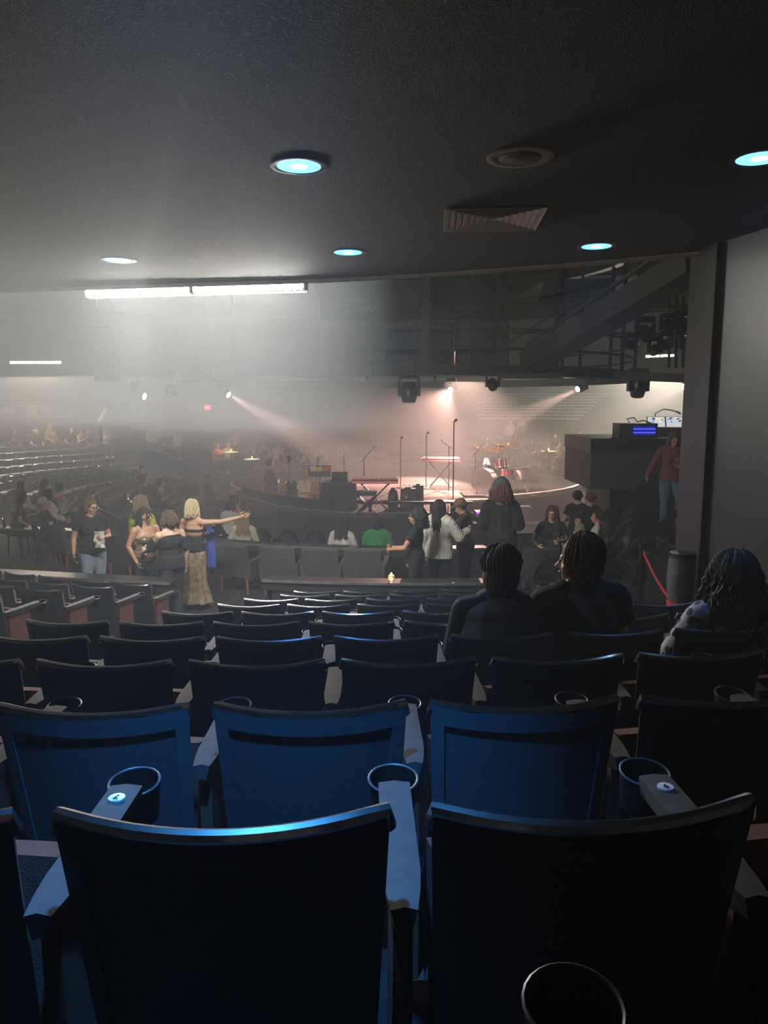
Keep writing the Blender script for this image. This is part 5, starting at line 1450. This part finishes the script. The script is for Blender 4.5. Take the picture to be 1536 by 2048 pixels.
C_HOOD = cloth('dark_slate_jacket', (0.013, 0.015, 0.016)); C_HOODG = cloth('grey_green_hood', (0.10, 0.12, 0.11))
C_FLOR = mat_spots('floral_black_white', (0.35, 0.36, 0.40), (0.012, 0.012, 0.015), 19, 0.42, 0.8)
C_BURG = mat_spots('burgundy_print_blouse', (0.11, 0.024, 0.022), (0.45, 0.30, 0.24), 34, 0.15, 0.8)
C_SLATE = cloth('slate_grey_vest', (0.10, 0.11, 0.115)); C_PINK = cloth('pink_shirt', (0.55, 0.17, 0.15)); C_TANC = cloth('tan_cap_cloth', (0.22, 0.15, 0.08)); C_TEE = cloth('dark_grey_tee', (0.05, 0.05, 0.055))
C_OCHRE = cloth('ochre_top', (0.35, 0.27, 0.10))
WALKZ = WALK
def stand_at(px, py_head, y, H):   # puts a standing person under the head pixel
    p = at_y(px, py_head, y); return Vector((p.x, y, p.z - H))
def floor_gen(r):
    if r < 7.0: return 0.0
    if r < 9.35: return 0.15
    if r < row_r(9) - 0.70: return 0.30
    return floor_at(r)
def small(name, label, cat, loc, rz=0.0): return thing(name, label, cat, loc, rz)

# --- the group of five standing at the left
p1 = person('woman in black short-sleeved top and pale jeans holding a napkin, left of the group', (at_y(180, 998, 11.55).x, 11.55, WALKZ), radians(-150), 1.66, lean=-0.02, hyaw=radians(32), hpitch=-0.12, aL='hold', aR='down', top=dict(style='tee', mat=C_BLACK, hem=0.86), bottom=dict(mat=C_JEAN), hair=dict(color='brown', len=0.17, wave=0.014, vol=0.010, n=110, glasses=True, open=72), bw=1.12, curl=(0.9, 0.5))
h = p1['hands'][-1]
t = small('paper_napkin', 'crumpled white napkin in the hand of the woman in jeans', 'napkin', h)
g = [[(-0.07 + 0.05 * j + 0.012 * sin(i * 2.1 + j), -0.02 + 0.02 * sin(i * 1.7 + j * 2.3), -0.15 + 0.05 * i) for j in range(4)] for i in range(6)]
MB().slab(g, 0.006).build('napkin_sheet', C_WHITE, t)
h = p1['hands'][1]
t = small('phone', 'dark phone held low by the woman in jeans', 'phone', h)
b = MB(); b.box((0, 0, 0), (0.012, 0.15, 0.075)); b.build('phone_case', M_BLACK, t, smooth=False)
b = MB(); b.box((0.008, 0, 0), (0.004, 0.14, 0.068)); b.build('phone_screen', M_GLOSS, t, smooth=False)

p2 = person('curly-haired woman in a lime green top behind the sequin top woman', (at_y(280, 990, 12.9).x, 13.0, WALKZ - 0.15), radians(-20), 1.66, hyaw=-0.3, aL='hold', aR='hold', top=dict(style='tee', mat=C_LIME), bottom=dict(mat=C_DJEAN), hair=dict(color='darkblonde', len=0.22, wave=0.03, vol=0.035, n=170, r=0.012), bw=1.05)
p3 = person('dark-haired woman in a gold sequin top with a fringe and dark jeans', (at_y(289, 1020, 11.1).x, 11.05, WALKZ), radians(-128), 1.60, lean=0.05, hyaw=radians(22), aL=((0.27, 0.02, 1.09), (0.12, 0.23, 1.06)), aR=((0.26, -0.05, 1.10), (0.20, 0.05, 0.88)), skin='tan', top=dict(style='strapless', mat=C_SEQ, hem=0.93, name='sequin_top'), bottom=dict(mat=C_DJEAN), hair=dict(style='fringe', color='black', len=0.24, n=120, wave=0.008, open=75), bw=1.1)
p4 = person('woman in a black cut-out shoulder top seen from behind, reaching left', (at_y(345, 1018, 10.75).x, 10.6, WALKZ), radians(52), 1.60, lean=0.06, hyaw=radians(12), hpitch=-0.1, aL=((0.22, 0.17, 1.13), (0.15, 0.43, 1.07)), aR='down', skin='fair', top=dict(style='coldshoulder', mat=C_BLACK, hem=0.84), bottom=dict(mat=C_DJEAN), hair=dict(color='brown', len=0.15, wave=0.022, vol=0.012, n=120), bw=1.2)
for s in (1, -1):       # loose black sleeves below the bare shoulders
    pass
p5 = person('blonde woman in a long gold skirt pointing to the right with an outstretched arm', (at_y(388, 1010, 11.5).x, 11.45, WALKZ), radians(-22), 1.66, hyaw=radians(-14), aL=((0.27, 0.0, 1.09), (0.06, 0.24, 1.10)), aR=((0.40, 0.13, 1.34), (0.63, 0.24, 1.40)), skin='tan', top=dict(style='strapless', mat=C_BLACK, hem=0.92), bottom=dict(style='skirt', mat=C_GSKIRT, name='gold_skirt'), hair=dict(color='blonde', len=0.19, wave=0.008, vol=0.010, n=120), curl=(1.0, 0.12))
h = p5['hands'][-1]
t = small('blue_jacket', 'bright blue folded jacket hanging from the blonde woman arm', 'jacket', h + Vector((0.07, 0.0, -0.02)))
g = [[(-0.065 + 0.04 * j, 0.03 * sin(j * 1.9 + i * 0.7) , 0.10 - 0.085 * i) for j in range(4)] for i in range(8)]
MB().slab(g, 0.03).build('jacket_cloth', cloth('royal_blue_cloth', (0.05, 0.09, 0.42)), t)
t = small('white_tag', 'small white card hanging below the blonde woman hand', 'card', h + Vector((-0.05, -0.03, -0.03)))
b = MB(); b.box((0, 0, -0.08), (0.085, 0.006, 0.14), (0, 0.15, 0)); b.build('card', C_WHITE, t, smooth=False)
t = small('drink_can', 'red drink cup tucked at the sequin top woman elbow', 'cup', p3['T']((-0.33, 0.02, 1.16)))
b = MB(); b.lathe([(0, -0.09), (0.042, -0.09), (0.05, 0.09), (0.046, 0.09), (0.0, 0.06)], n=16); b.build('cup_body', mat('dark_red_cup', (0.22, 0.03, 0.025), 0.4, noise=0.15, nscale=10), t)
b = MB(); b.tube([(0, 0, 0.05), (-0.03, 0, 0.16)], 0.006, 6); b.build('straw', C_WHITE, t)
h = p4['hands'][-1]
t = small('glass_cup', 'small clear cup between the sequin top woman and the woman in black', 'cup', h + Vector((0, 0, 0.02)))
b = MB(); b.lathe([(0, -0.05), (0.03, -0.05), (0.036, 0.05), (0.033, 0.05), (0.0, -0.03)], n=14); b.build('cup_body', mat('clear_cup', (0.6, 0.6, 0.6), 0.1, noise=0.1, nscale=10), t)

# --- seated on the floor level in front
pb1 = person('seated woman with long blonde hair and cream top, seen from behind', (at_y(485, 1022, 13.9).x, 13.9, 0.15), radians(8), 1.63, True, aL='lap', aR='lap', top=dict(style='long', mat=C_CREAM), bottom=dict(mat=C_DJEAN), hair=dict(color='darkblonde', len=0.36, n=120, flare=0.05, vol=0.008), vox=0.016)
pb2 = person('seated woman in a bright green top, dark hair tied up, seen from behind', (at_y(755, 1050, 13.25).x, 13.35, 0.15), radians(-3), 1.60, True, lean=0.08, hpitch=-0.35, aL='phone', aR='lap', top=dict(style='long', mat=C_GREEN, ease=0.03), bottom=dict(mat=C_DJEAN), hair=dict(color='black', style='bun', len=0.14, n=90, vol=0.008), vox=0.016, bw=1.15)
pb3 = person('seated woman with long black hair and white sleeve beside the green top', (at_y(684, 1043, 13.4).x, 13.4, 0.15), radians(-15), 1.60, True, aL='lap', aR='lap', top=dict(style='long', mat=C_WHITE), bottom=dict(mat=C_DJEAN), hair=dict(color='black', len=0.34, n=110, vol=0.015, flare=0.04), vox=0.016)

# --- right standing group
p6 = person('woman with black curly hair in profile, black top, holding a drink', (at_y(832, 1021, 11.0).x, 10.95, WALKZ), radians(75), 1.60, hyaw=radians(10), aL=((0.25, 0.12, 1.10), (0.16, 0.33, 1.06)), aR=((0.22, -0.02, 1.09), (0.24, 0.10, 0.86)), skin='tan', top=dict(style='tee', mat=C_BLACK, hem=0.84), bottom=dict(mat=C_BLACK), hair=dict(color='black', len=0.24, wave=0.028, vol=0.028, n=170, flare=0.03, open=82), curl=(0.9, 0.4))
h = p6['hands'][-1]
t = small('drink_glass', 'tumbler of brown drink held by the woman with black curls', 'glass', h + Vector((0, 0, 0.0)))
b = MB(); b.lathe([(0, -0.06), (0.033, -0.06), (0.04, 0.07), (0.037, 0.07), (0.0, 0.05)], n=16); b.build('tumbler', mat('brown_drink', (0.25, 0.10, 0.05), 0.15, noise=0.1, nscale=10), t)
p7 = person('woman with long black hair in a loose pale checked shirt, seen from behind', (at_y(880, 1003, 11.4).x, 11.4, WALKZ), radians(-28), 1.66, hyaw=radians(-10), aL='down', aR=((0.29, 0.08, 1.12), (0.33, 0.32, 1.18)), top=dict(style='long', mat=C_PLAID, hem=0.80, ease=0.04, flare=0.1, name='checked_shirt'), bottom=dict(mat=C_BLACK), hair=dict(color='black', len=0.38, n=110, wave=0.01, vol=0.006), bw=1.0)
p8 = person('man in a tan cap and brown shirt looking at his phone beside the hooded figure', (at_y(932, 1036, 12.1).x, 12.1, WALKZ), radians(62), 1.58, lean=0.1, hyaw=radians(8), hpitch=-0.3, aL='phone', aR='phone', top=dict(style='tee', mat=cloth('brown_shirt', (0.06, 0.04, 0.03))), bottom=dict(mat=C_NAVYJ), hair=dict(style='short', color='brown', len=0.05, n=60), bw=1.1)
b = MB(); c = p8['TH']((0, -0.015, 1.60)); Rz = p8['root']
b.lathe([(0.10, 0), (0.098, 0.04), (0.07, 0.085), (0, 0.10)], (0, 0, 0), 16); b.slab([[(-0.08, 0.05, 0.005), (0, 0.08, 0.01), (0.08, 0.05, 0.005)], [(-0.06, 0.16, -0.015), (0, 0.19, -0.01), (0.06, 0.16, -0.015)]], 0.008)
cap = b.build('cap', C_TANC, Rz); cap.matrix_basis = Matrix.Translation(Rz.matrix_basis.inverted() @ c if False else Matrix.Rotation(-radians(62), 3, 'Z') @ (c - Vector(Rz.location))) @ Matrix.Rotation(radians(8), 4, 'Z') @ Matrix.Rotation(-0.35, 4, 'X')
t = small('phone', 'phone lighting the hands of the man in the tan cap', 'phone', (p8['hands'][-1] + p8['hands'][1]) / 2)
b = MB(); b.box((0, 0, 0), (0.12, 0.01, 0.075), (0.6, 0, 0)); b.build('phone_case', M_BLACK, t, smooth=False)
b = MB(); b.box((0, 0.004, 0.006), (0.11, 0.006, 0.068), (0.6, 0, 0)); b.build('phone_screen', emat('phone_glow', (0.8, 0.85, 0.9), 1.5), t, smooth=False)
p9 = person('tall figure in a dark hooded jacket with long auburn hair, seen from behind', (at_y(1003, 958, 12.0).x, 12.0, WALKZ), radians(-5), 1.86, aL='hold', aR='hold', top=dict(style='long', mat=C_HOOD, hem=0.78, ease=0.045, flare=0.05, name='hooded_jacket'), bottom=dict(mat=C_BLACK), hair=dict(color='auburn', len=0.20, wave=0.02, vol=0.03, n=130, flare=0.05), bw=1.08)
b = MB(); pk = p9['root']; S_ = 1.86 / 1.65
b.lathe([(0.15, -0.10), (0.16, -0.03), (0.145, 0.06), (0.105, 0.13), (0.05, 0.185), (0, 0.20)], (0, 0, 0), 18)
hd = b.build('pointed_hood', C_HOODG, pk, (0, -0.01 * S_, 1.585 * S_))
b = MB(); b.tube([(0.14 * cos(a), -0.02 + 0.10 * sin(a), 1.385 * S_ + 0.01 * cos(3 * a)) for a in [pi + pi * i / 10 for i in range(11)]], 0.030, 8); b.build('pale_collar', cloth('pale_grey_collar', (0.30, 0.32, 0.32)), pk)
p10 = person('woman with long auburn hair and glasses in black, facing the viewer', (at_y(1105, 1012, 12.4).x, 12.4, WALKZ - 0.15), radians(172), 1.58, hyaw=radians(-14), aL='hold', aR='hip', skin='fair', top=dict(style='tee', mat=mat_spots('black_flecked_tee', (0.02, 0.02, 0.02), (0.2, 0.2, 0.2), 30, 0.12)), bottom=dict(mat=C_BLACK), hair=dict(color='auburn', len=0.34, wave=0.018, vol=0.014, n=120, glasses=True), bw=1.05)
p11 = person('seated man in a white shirt behind the handrail, looking left', (at_y(1195, 1020, 13.0).x, 13.0, WALKZ), radians(70), 1.64, True, hyaw=0.1, aL='lap', aR='lap', top=dict(style='long', mat=C_WHITE), bottom=dict(mat=C_BLACK), hair=dict(style='short', color='black', len=0.07, n=80), vox=0.016)
p12 = person('seated person in a pale ribbed top below the booth', (at_y(1252, 1018, 13.7).x, 13.65, WALKZ), radians(40), 1.62, True, aL='lap', aR='lap', top=dict(style='tee', mat=mat_stripes('pale_ribbed_top', (0.35, 0.33, 0.29), (0.55, 0.52, 0.47), 30, 'Z', 0.9)), bottom=dict(mat=C_BLACK), hair=dict(color='auburn', len=0.2, n=80, vol=0.01), vox=0.016)
p13 = person('small blonde-haired person left of the man in the white shirt', (at_y(1160, 1035, 12.2).x, 12.2, WALKZ), radians(10), 1.5, True, aL='lap', aR='lap', top=dict(style='tee', mat=C_TEE), bottom=dict(mat=C_BLACK), hair=dict(color='darkblonde', len=0.14, n=80), vox=0.018)
p14 = person('man in black with short hair standing against the stage skirt, right one of two', (at_y(1180, 988, 13.75).x, 13.75, 0.15), radians(20), 1.66, aL='hold', aR='hold', top=dict(style='tee', mat=C_BLACK), bottom=dict(mat=C_BLACK), hair=dict(style='short', color='brown', len=0.05, n=60), vox=0.018)
p15 = person('man in black with short hair standing against the stage skirt, left one of two', (at_y(1156, 992, 14.35).x, 14.35, 0.15), radians(-30), 1.62, aL='hold', aR='hold', top=dict(style='tee', mat=C_BLACK), bottom=dict(mat=C_BLACK), hair=dict(style='short', color='black', len=0.05, n=60), vox=0.018)
# woman coming down the booth stairs
fx = at_y(1338, 1060, 12.85)
p16 = person('woman in a burgundy printed blouse and blue jeans coming down the stairs', (fx.x, 12.85, SZ), radians(168), 1.66, lean=0.03, hyaw=0.1, hpitch=-0.42, aL='hold', aR=((0.30, 0.06, 1.12), (0.40, 0.22, 0.98)), skin='brown', top=dict(style='long', mat=C_BURG, hem=0.84, ease=0.022, name='printed_blouse'), bottom=dict(mat=C_NAVYJ), hair=dict(color='brown', len=0.16, n=100, vol=0.008), legs=[((0.088, 0, 0.87), (0.10, 0.06, 0.47), (0.10, 0.0, 0.09)), ((0.088, 0, 0.87), (0.11, 0.20, 0.56), (0.11, 0.12, 0.19))], bw=1.15)

# --- three seated in the near rows, seen from behind
def near(px, y, k, label, **kw):
    x = at_y(px, 1200, y).x
    return person(label, (x, y, row_floor(k)), **kw)
near(1000, 3.86, 3, 'person with short brown hair and slate grey vest, seen from behind in the fourth row', rz=radians(-2), H=1.55, seated=True, aL='lap', aR='lap', skin='fair', top=dict(style='long', mat=C_BLACK, ease=0.016, name='black_top'), vest=C_SLATE, bottom=dict(mat=C_BLACK), hair=dict(style='bob', color='brown', len=0.155, n=300, vol=0.024, wave=0.005, flare=-0.045, r=0.009), vox=0.009, bw=1.28)
pq = near(1165, 3.88, 3, 'person with short dark wavy hair and bag strap turned left in the fourth row', rz=radians(8), H=1.625, seated=True, roll=-0.05, hyaw=radians(58), aL='lap', aR='lap', skin='fair', top=dict(style='tee', mat=C_BLACK, ease=0.03, name='black_top'), bottom=dict(mat=C_BLACK), hair=dict(style='bob', color='brown', len=0.13, n=300, vol=0.022, wave=0.014, r=0.009, flare=-0.03), vox=0.009, bw=1.3)
S_ = 1.625 / 1.65
b = MB(); g = [[], []]
for i in range(9):
    f = i / 8; x = -0.12 + 0.34 * f; z = (1.405 - 0.345 - 0.50 * f) * S_ + (0.02 if 0 < i < 3 else 0)
    yb = -0.125 - 0.085 * sin(min(1, f * 2.2) * pi / 2)
    g[0].append((x - 0.022, yb, z - 0.015)); g[1].append((x + 0.022, yb, z + 0.015))
b.slab(g, 0.006); b.build('bag_strap', cloth('grey_blue_strap', (0.12, 0.15, 0.18)), pq['root'])
near(1462, 3.87, 3, 'person with a big mass of dark curls and a black and white floral blouse', rz=radians(6), H=1.50, seated=True, aL=((0.30, 0.06, 1.10), (0.16, 0.27, 0.99)), aR='lap', skin='tan', top=dict(style='long', mat=C_FLOR, ease=0.03, name='floral_blouse'), bottom=dict(mat=C_BLACK), hair=dict(color='black', len=0.30, n=420, vol=0.035, wave=0.022, r=0.010, flare=0.045), vox=0.010, bw=1.15)

# --- the audience around the hall: a few seated figures, copied with other clothes
def make_template(nm, **kw):
    d = person('x', (0, 0, -50), 0, 1.64, True, vox=0.026, shoes=False, face=False, **kw); return d['root']
C_DIM = cloth('dim_dark_cloth', (0.06, 0.055, 0.055))
TPL = dict(long=make_template('a', aL='lap', aR='lap', top=dict(style='long', mat=C_DIM), bottom=dict(mat=C_BLACK), hair=dict(color='brown', len=0.28, n=34, r=0.018)),
           short=make_template('b', aL='lap', aR='hip', top=dict(style='tee', mat=C_DIM), bottom=dict(mat=C_BLACK), hair=dict(style='short', color='brown', len=0.05, n=26, r=0.018), bw=1.15),
           lean=make_template('c', lean=0.22, hpitch=-0.3, aL='phone', aR='lap', top=dict(style='tee', mat=C_DIM), bottom=dict(mat=C_DJEAN), hair=dict(color='black', len=0.22, n=34, r=0.018)),
           bare=make_template('d', aL='lap', aR='phone', top=dict(style='tank', mat=C_DIM), bottom=dict(mat=C_DJEAN), hair=dict(color='black', style='bun', len=0.1, n=26, r=0.018)))
def audience(px, py, kind, shirt, label, hair=None, group='audience around the hall', y0=13.0, y1=48.0, hh=1.24, turn=0.0, skin=None, fixed=None):
    """seat a spectator where the ray through the head meets the seating"""
    best = None
    y = y0
    while y < y1:
        p = at_y(px, py, y); r = sqrt((p.x - CX) ** 2 + (p.y - CY) ** 2); z = floor_gen(r)
        e = p.z - (z + hh)
        if best is None or abs(e) < best[0]: best = (abs(e), p, r, z)
        y += 0.05
    _, p, r, z = best
    a = atan2(p.x - CX, CY - p.y)
    o = copy_tree(TPL[kind]); o.location = (p.x, p.y, z); o.rotation_euler = (0, 0, a + turn)
    tag(o, label, 'person', group)
    for c in o.children:
        n = c.name.split('.')[0]; m = shirt if n == 'top' else (M_HAIR[hair] if n == 'hair' and hair else (M_SKIN[skin] if n == 'body' and skin else None))
        if m: c.material_slots[0].link = 'OBJECT'; c.material_slots[0].material = m
    return o
W_, D_, T_, P_ = C_WHITE, C_DIM, C_TEE, C_PINK
AUD = [
 (45, 968, 'long', W_, 'dark-haired reader in a white top in the left floor seats', 'black', dict(y0=14, y1=20)),
 (76, 962, 'lean', T_, 'reader in a dark top second in the left floor seats', 'brown', dict(y0=14, y1=20)),
 (100, 985, 'long', W_, 'reader with black hair and pale top in the middle of the left floor seats', 'black', dict(y0=13.5, y1=19)),
 (90, 1002, 'short', C_BLACK, 'broad man in a black tee among the left floor seats', 'grey', dict(y0=14.4, y1=17)),
 (122, 972, 'bare', C_CREAM, 'person in a cream top raising a phone in the left floor seats', 'black', dict(y0=14, y1=20)),
 (30, 1036, 'lean', T_, 'dark-haired reader seated just behind the short counter at far left', 'black', dict(y0=15.7, y1=16.6)),
 (300, 955, 'long', C_TEE, 'grey-haired spectator in grey at the front of the left bank', 'grey', dict(y0=17)),
 (322, 962, 'bare', C_TEE, 'spectator with raised hands beside the grey-haired one', 'brown', dict(y0=17)),
 (414, 955, 'long', D_, 'hooded dim spectator below the aisle wall', 'darkblonde', dict(y0=16)),
 (452, 968, 'lean', W_, 'spectator in a white shirt left of the stage skirt', 'black', dict(y0=15, y1=15.7)),
 (470, 945, 'bare', D_, 'spectator with tied hair at the end of the aisle wall', 'black', dict(y0=15, y1=17.2)),
 (286, 935, 'short', D_, 'lone dim spectator in the middle of the left bank', 'brown', dict(y0=17)),
 (16, 805, 'long', W_, 'pale spectator at the left edge of the upper left bank', 'brown', {}),
 (62, 800, 'short', W_, 'left one of a pale pair high in the upper left bank', 'brown', {}),
 (88, 804, 'bare', W_, 'right one of a pale pair high in the upper left bank', 'brown', {}),
 (26, 862, 'long', D_, 'dark spectator at the left end of the parapet row', 'black', dict(y0=24)),
 (72, 862, 'short', C_BLACK, 'spectator in black second in the parapet row', 'grey', dict(y0=24)),
 (100, 856, 'long', C_TANC, 'spectator in a tan top third in the parapet row', 'darkblonde', dict(y0=24)),
 (143, 858, 'short', C_BLACK, 'grey-haired spectator in black in the parapet row', 'grey', dict(y0=24)),
 (162, 861, 'bare', T_, 'spectator with folded arms beside the grey-haired man in the parapet row', 'black', dict(y0=24)),
 (175, 858, 'long', D_, 'dim spectator between the folded arms and the white shirt', 'black', dict(y0=24)),
 (209, 858, 'bare', W_, 'spectator in a white shirt at the right end of the parapet row', 'black', dict(y0=24)),
 (302, 852, 'long', W_, 'pale spectator left of the far centre pair', 'grey', dict(y0=24)),
 (318, 846, 'bare', W_, 'pale spectator of the far centre pair', 'black', dict(y0=24)),
 (335, 866, 'short', D_, 'dim spectator in front of the far centre pair', 'black', dict(y0=24)),
 (354, 860, 'lean', W_, 'spectator in white leaning on the far rail', 'brown', dict(y0=24)),
 (388, 857, 'long', cloth('rust_top', (0.2, 0.07, 0.05)), 'spectator in a rust top below the exit sign', 'brown', dict(y0=24)),
 (434, 890, 'short', P_, 'spectator in a bright pink shirt left of the stage', 'grey', dict(y0=22)),
 (456, 888, 'short', W_, 'spectator in a white shirt beside the pink one', 'grey', dict(y0=22)),
 (468, 862, 'bare', W_, 'pale spectator above the pink and white pair', 'black', dict(y0=24)),
 (512, 878, 'long', D_, None, 'brown', dict(y0=26)), (528, 886, 'bare', T_, None, 'black', dict(y0=26)), (556, 890, 'short', W_, 'pale spectator behind the guitars', 'brown', dict(y0=26)),
 (574, 900, 'lean', D_, None, 'black', dict(y0=26)), (592, 888, 'long', T_, None, 'brown', dict(y0=26)), (612, 898, 'short', D_, None, 'black', dict(y0=26)), (642, 890, 'bare', T_, None, 'black', dict(y0=26)),
 (684, 882, 'lean', C_OCHRE, 'spectator in an ochre top in the fog behind the stage', 'brown', dict(y0=26)), (720, 890, 'long', D_, None, 'black', dict(y0=27)), (756, 884, 'short', D_, None, 'black', dict(y0=27)), (790, 892, 'long', T_, None, 'brown', dict(y0=27)),
 (965, 872, 'short', D_, None, 'black', dict(y0=27)), (1000, 868, 'lean', D_, None, 'black', dict(y0=27)), (1030, 872, 'long', T_, None, 'brown', dict(y0=27)), (1062, 880, 'short', D_, None, 'black', dict(y0=26)),
 (1078, 898, 'long', T_, None, 'black', dict(y0=25)), (1092, 905, 'short', D_, None, 'black', dict(y0=24)), (1108, 890, 'bare', T_, None, 'black', dict(y0=25)), (1124, 905, 'long', D_, None, 'brown', dict(y0=24)), (1138, 882, 'short', W_, 'pale spectator in the fog right of the stage', 'grey', dict(y0=26)),
 (1150, 915, 'lean', D_, None, 'black', dict(y0=23)), (1164, 895, 'long', T_, None, 'black', dict(y0=24)), (1172, 930, 'short', D_, None, 'black', dict(y0=22)), (1136, 930, 'bare', D_, None, 'black', dict(y0=23)), (1110, 868, 'short', D_, None, 'black', dict(y0=27)), (1160, 862, 'long', D_, None, 'black', dict(y0=27)),
 (1045, 838, 'bare', C_OCHRE, 'lone spectator with a raised arm in the far bank', 'black', dict(y0=30)), (1020, 842, 'short', W_, 'lone pale spectator in the far bank', 'grey', dict(y0=30)),
]
READERS = []
for ia, (px, py, kd, sh, lb, hr, kw) in enumerate(AUD):
    o_ = audience(px, py, kd, sh, lb or ('dim spectator seated in the fog %s the stage' % ('behind' if px < 1050 else 'to the right of')), hr, group='spectators in the fog' if lb is None else 'audience around the hall', turn=random.uniform(-0.3, 0.3), **kw)
    if ia < 6: READERS.append((o_, 'reader ' + ('in a white top', 'in a dark top', 'with pale top', 'in a black tee', 'raising a phone', 'behind the short counter')[ia]))
SITTERS = [(pb1['root'], 'blonde woman in cream'), (pb2['root'], 'woman in the green top'), (pb3['root'], 'woman with the white sleeve'), (p11['root'], 'man in the white shirt'), (p12['root'], 'person in the pale ribbed top'), (p13['root'], 'small blonde-haired person')] + READERS
for o, wh in SITTERS:
    c = copy_tree(F0); d = Matrix.Rotation(o.rotation_euler.z, 3, 'Z') @ Vector((0, -0.17, 0))
    c.location = Vector(o.location) + d; c.rotation_euler = o.rotation_euler; c['label'] = 'round-backed black chair under the seated ' + wh; c['group'] = 'occupied round-backed chairs'
for q in [q for q in COL.objects if q.name.startswith('round_back_chair') and q.get('group') == 'black round-backed floor chairs']:
    if any((Vector(q.location) - Vector(o.location)).length < 0.62 for o, _ in SITTERS):
        for ch in list(q.children): bpy.data.objects.remove(ch)
        bpy.data.objects.remove(q)
heads = [o for o in COL.objects if o.get('category') == 'person']
for o in [q for q in COL.objects if q.get('category') == 'seat' and 'house_seat' in q.name or q.name.startswith('floor_seat')]:
    if any((Vector(o.location) - Vector(h_.location)).length < 0.75 for h_ in heads): bpy.data.objects.remove(o)     # their seats are taken
for o in TPL.values():
    for c in list(o.children): bpy.data.objects.remove(c)
    bpy.data.objects.remove(o)
# man in white bending over in the upper left bank, technician by the guitars
r_ = at_y(198, 815, 30.0)
pz = person('man in a white shirt standing bent over in the upper left bank', (r_.x, 30.0, at_y(198, 812, 30.0).z - 1.55), radians(-60), 1.66, lean=0.5, hpitch=-0.3, aL='hold', aR='hold', top=dict(style='tee', mat=C_WHITE), bottom=dict(mat=C_TEE), hair=dict(style='short', color='black', len=0.05, n=40), vox=0.022)
r_ = at_y(540, 925, 19.0)
person('stage technician in black sitting low on the stage left of the guitars', (r_.x, 19.0, ST - 0.45), radians(-60), 1.62, True, aL='hold', aR='lap', top=dict(style='long', mat=C_BLACK), bottom=dict(mat=C_BLACK), hair=dict(style='short', color='black', len=0.06, n=50), vox=0.02, legs=[((0.09, 0.0, 0.52), (0.26, 0.28, 0.53), (-0.02, 0.34, 0.52))] * 2)
bpy.data.scenes.remove(TMP)
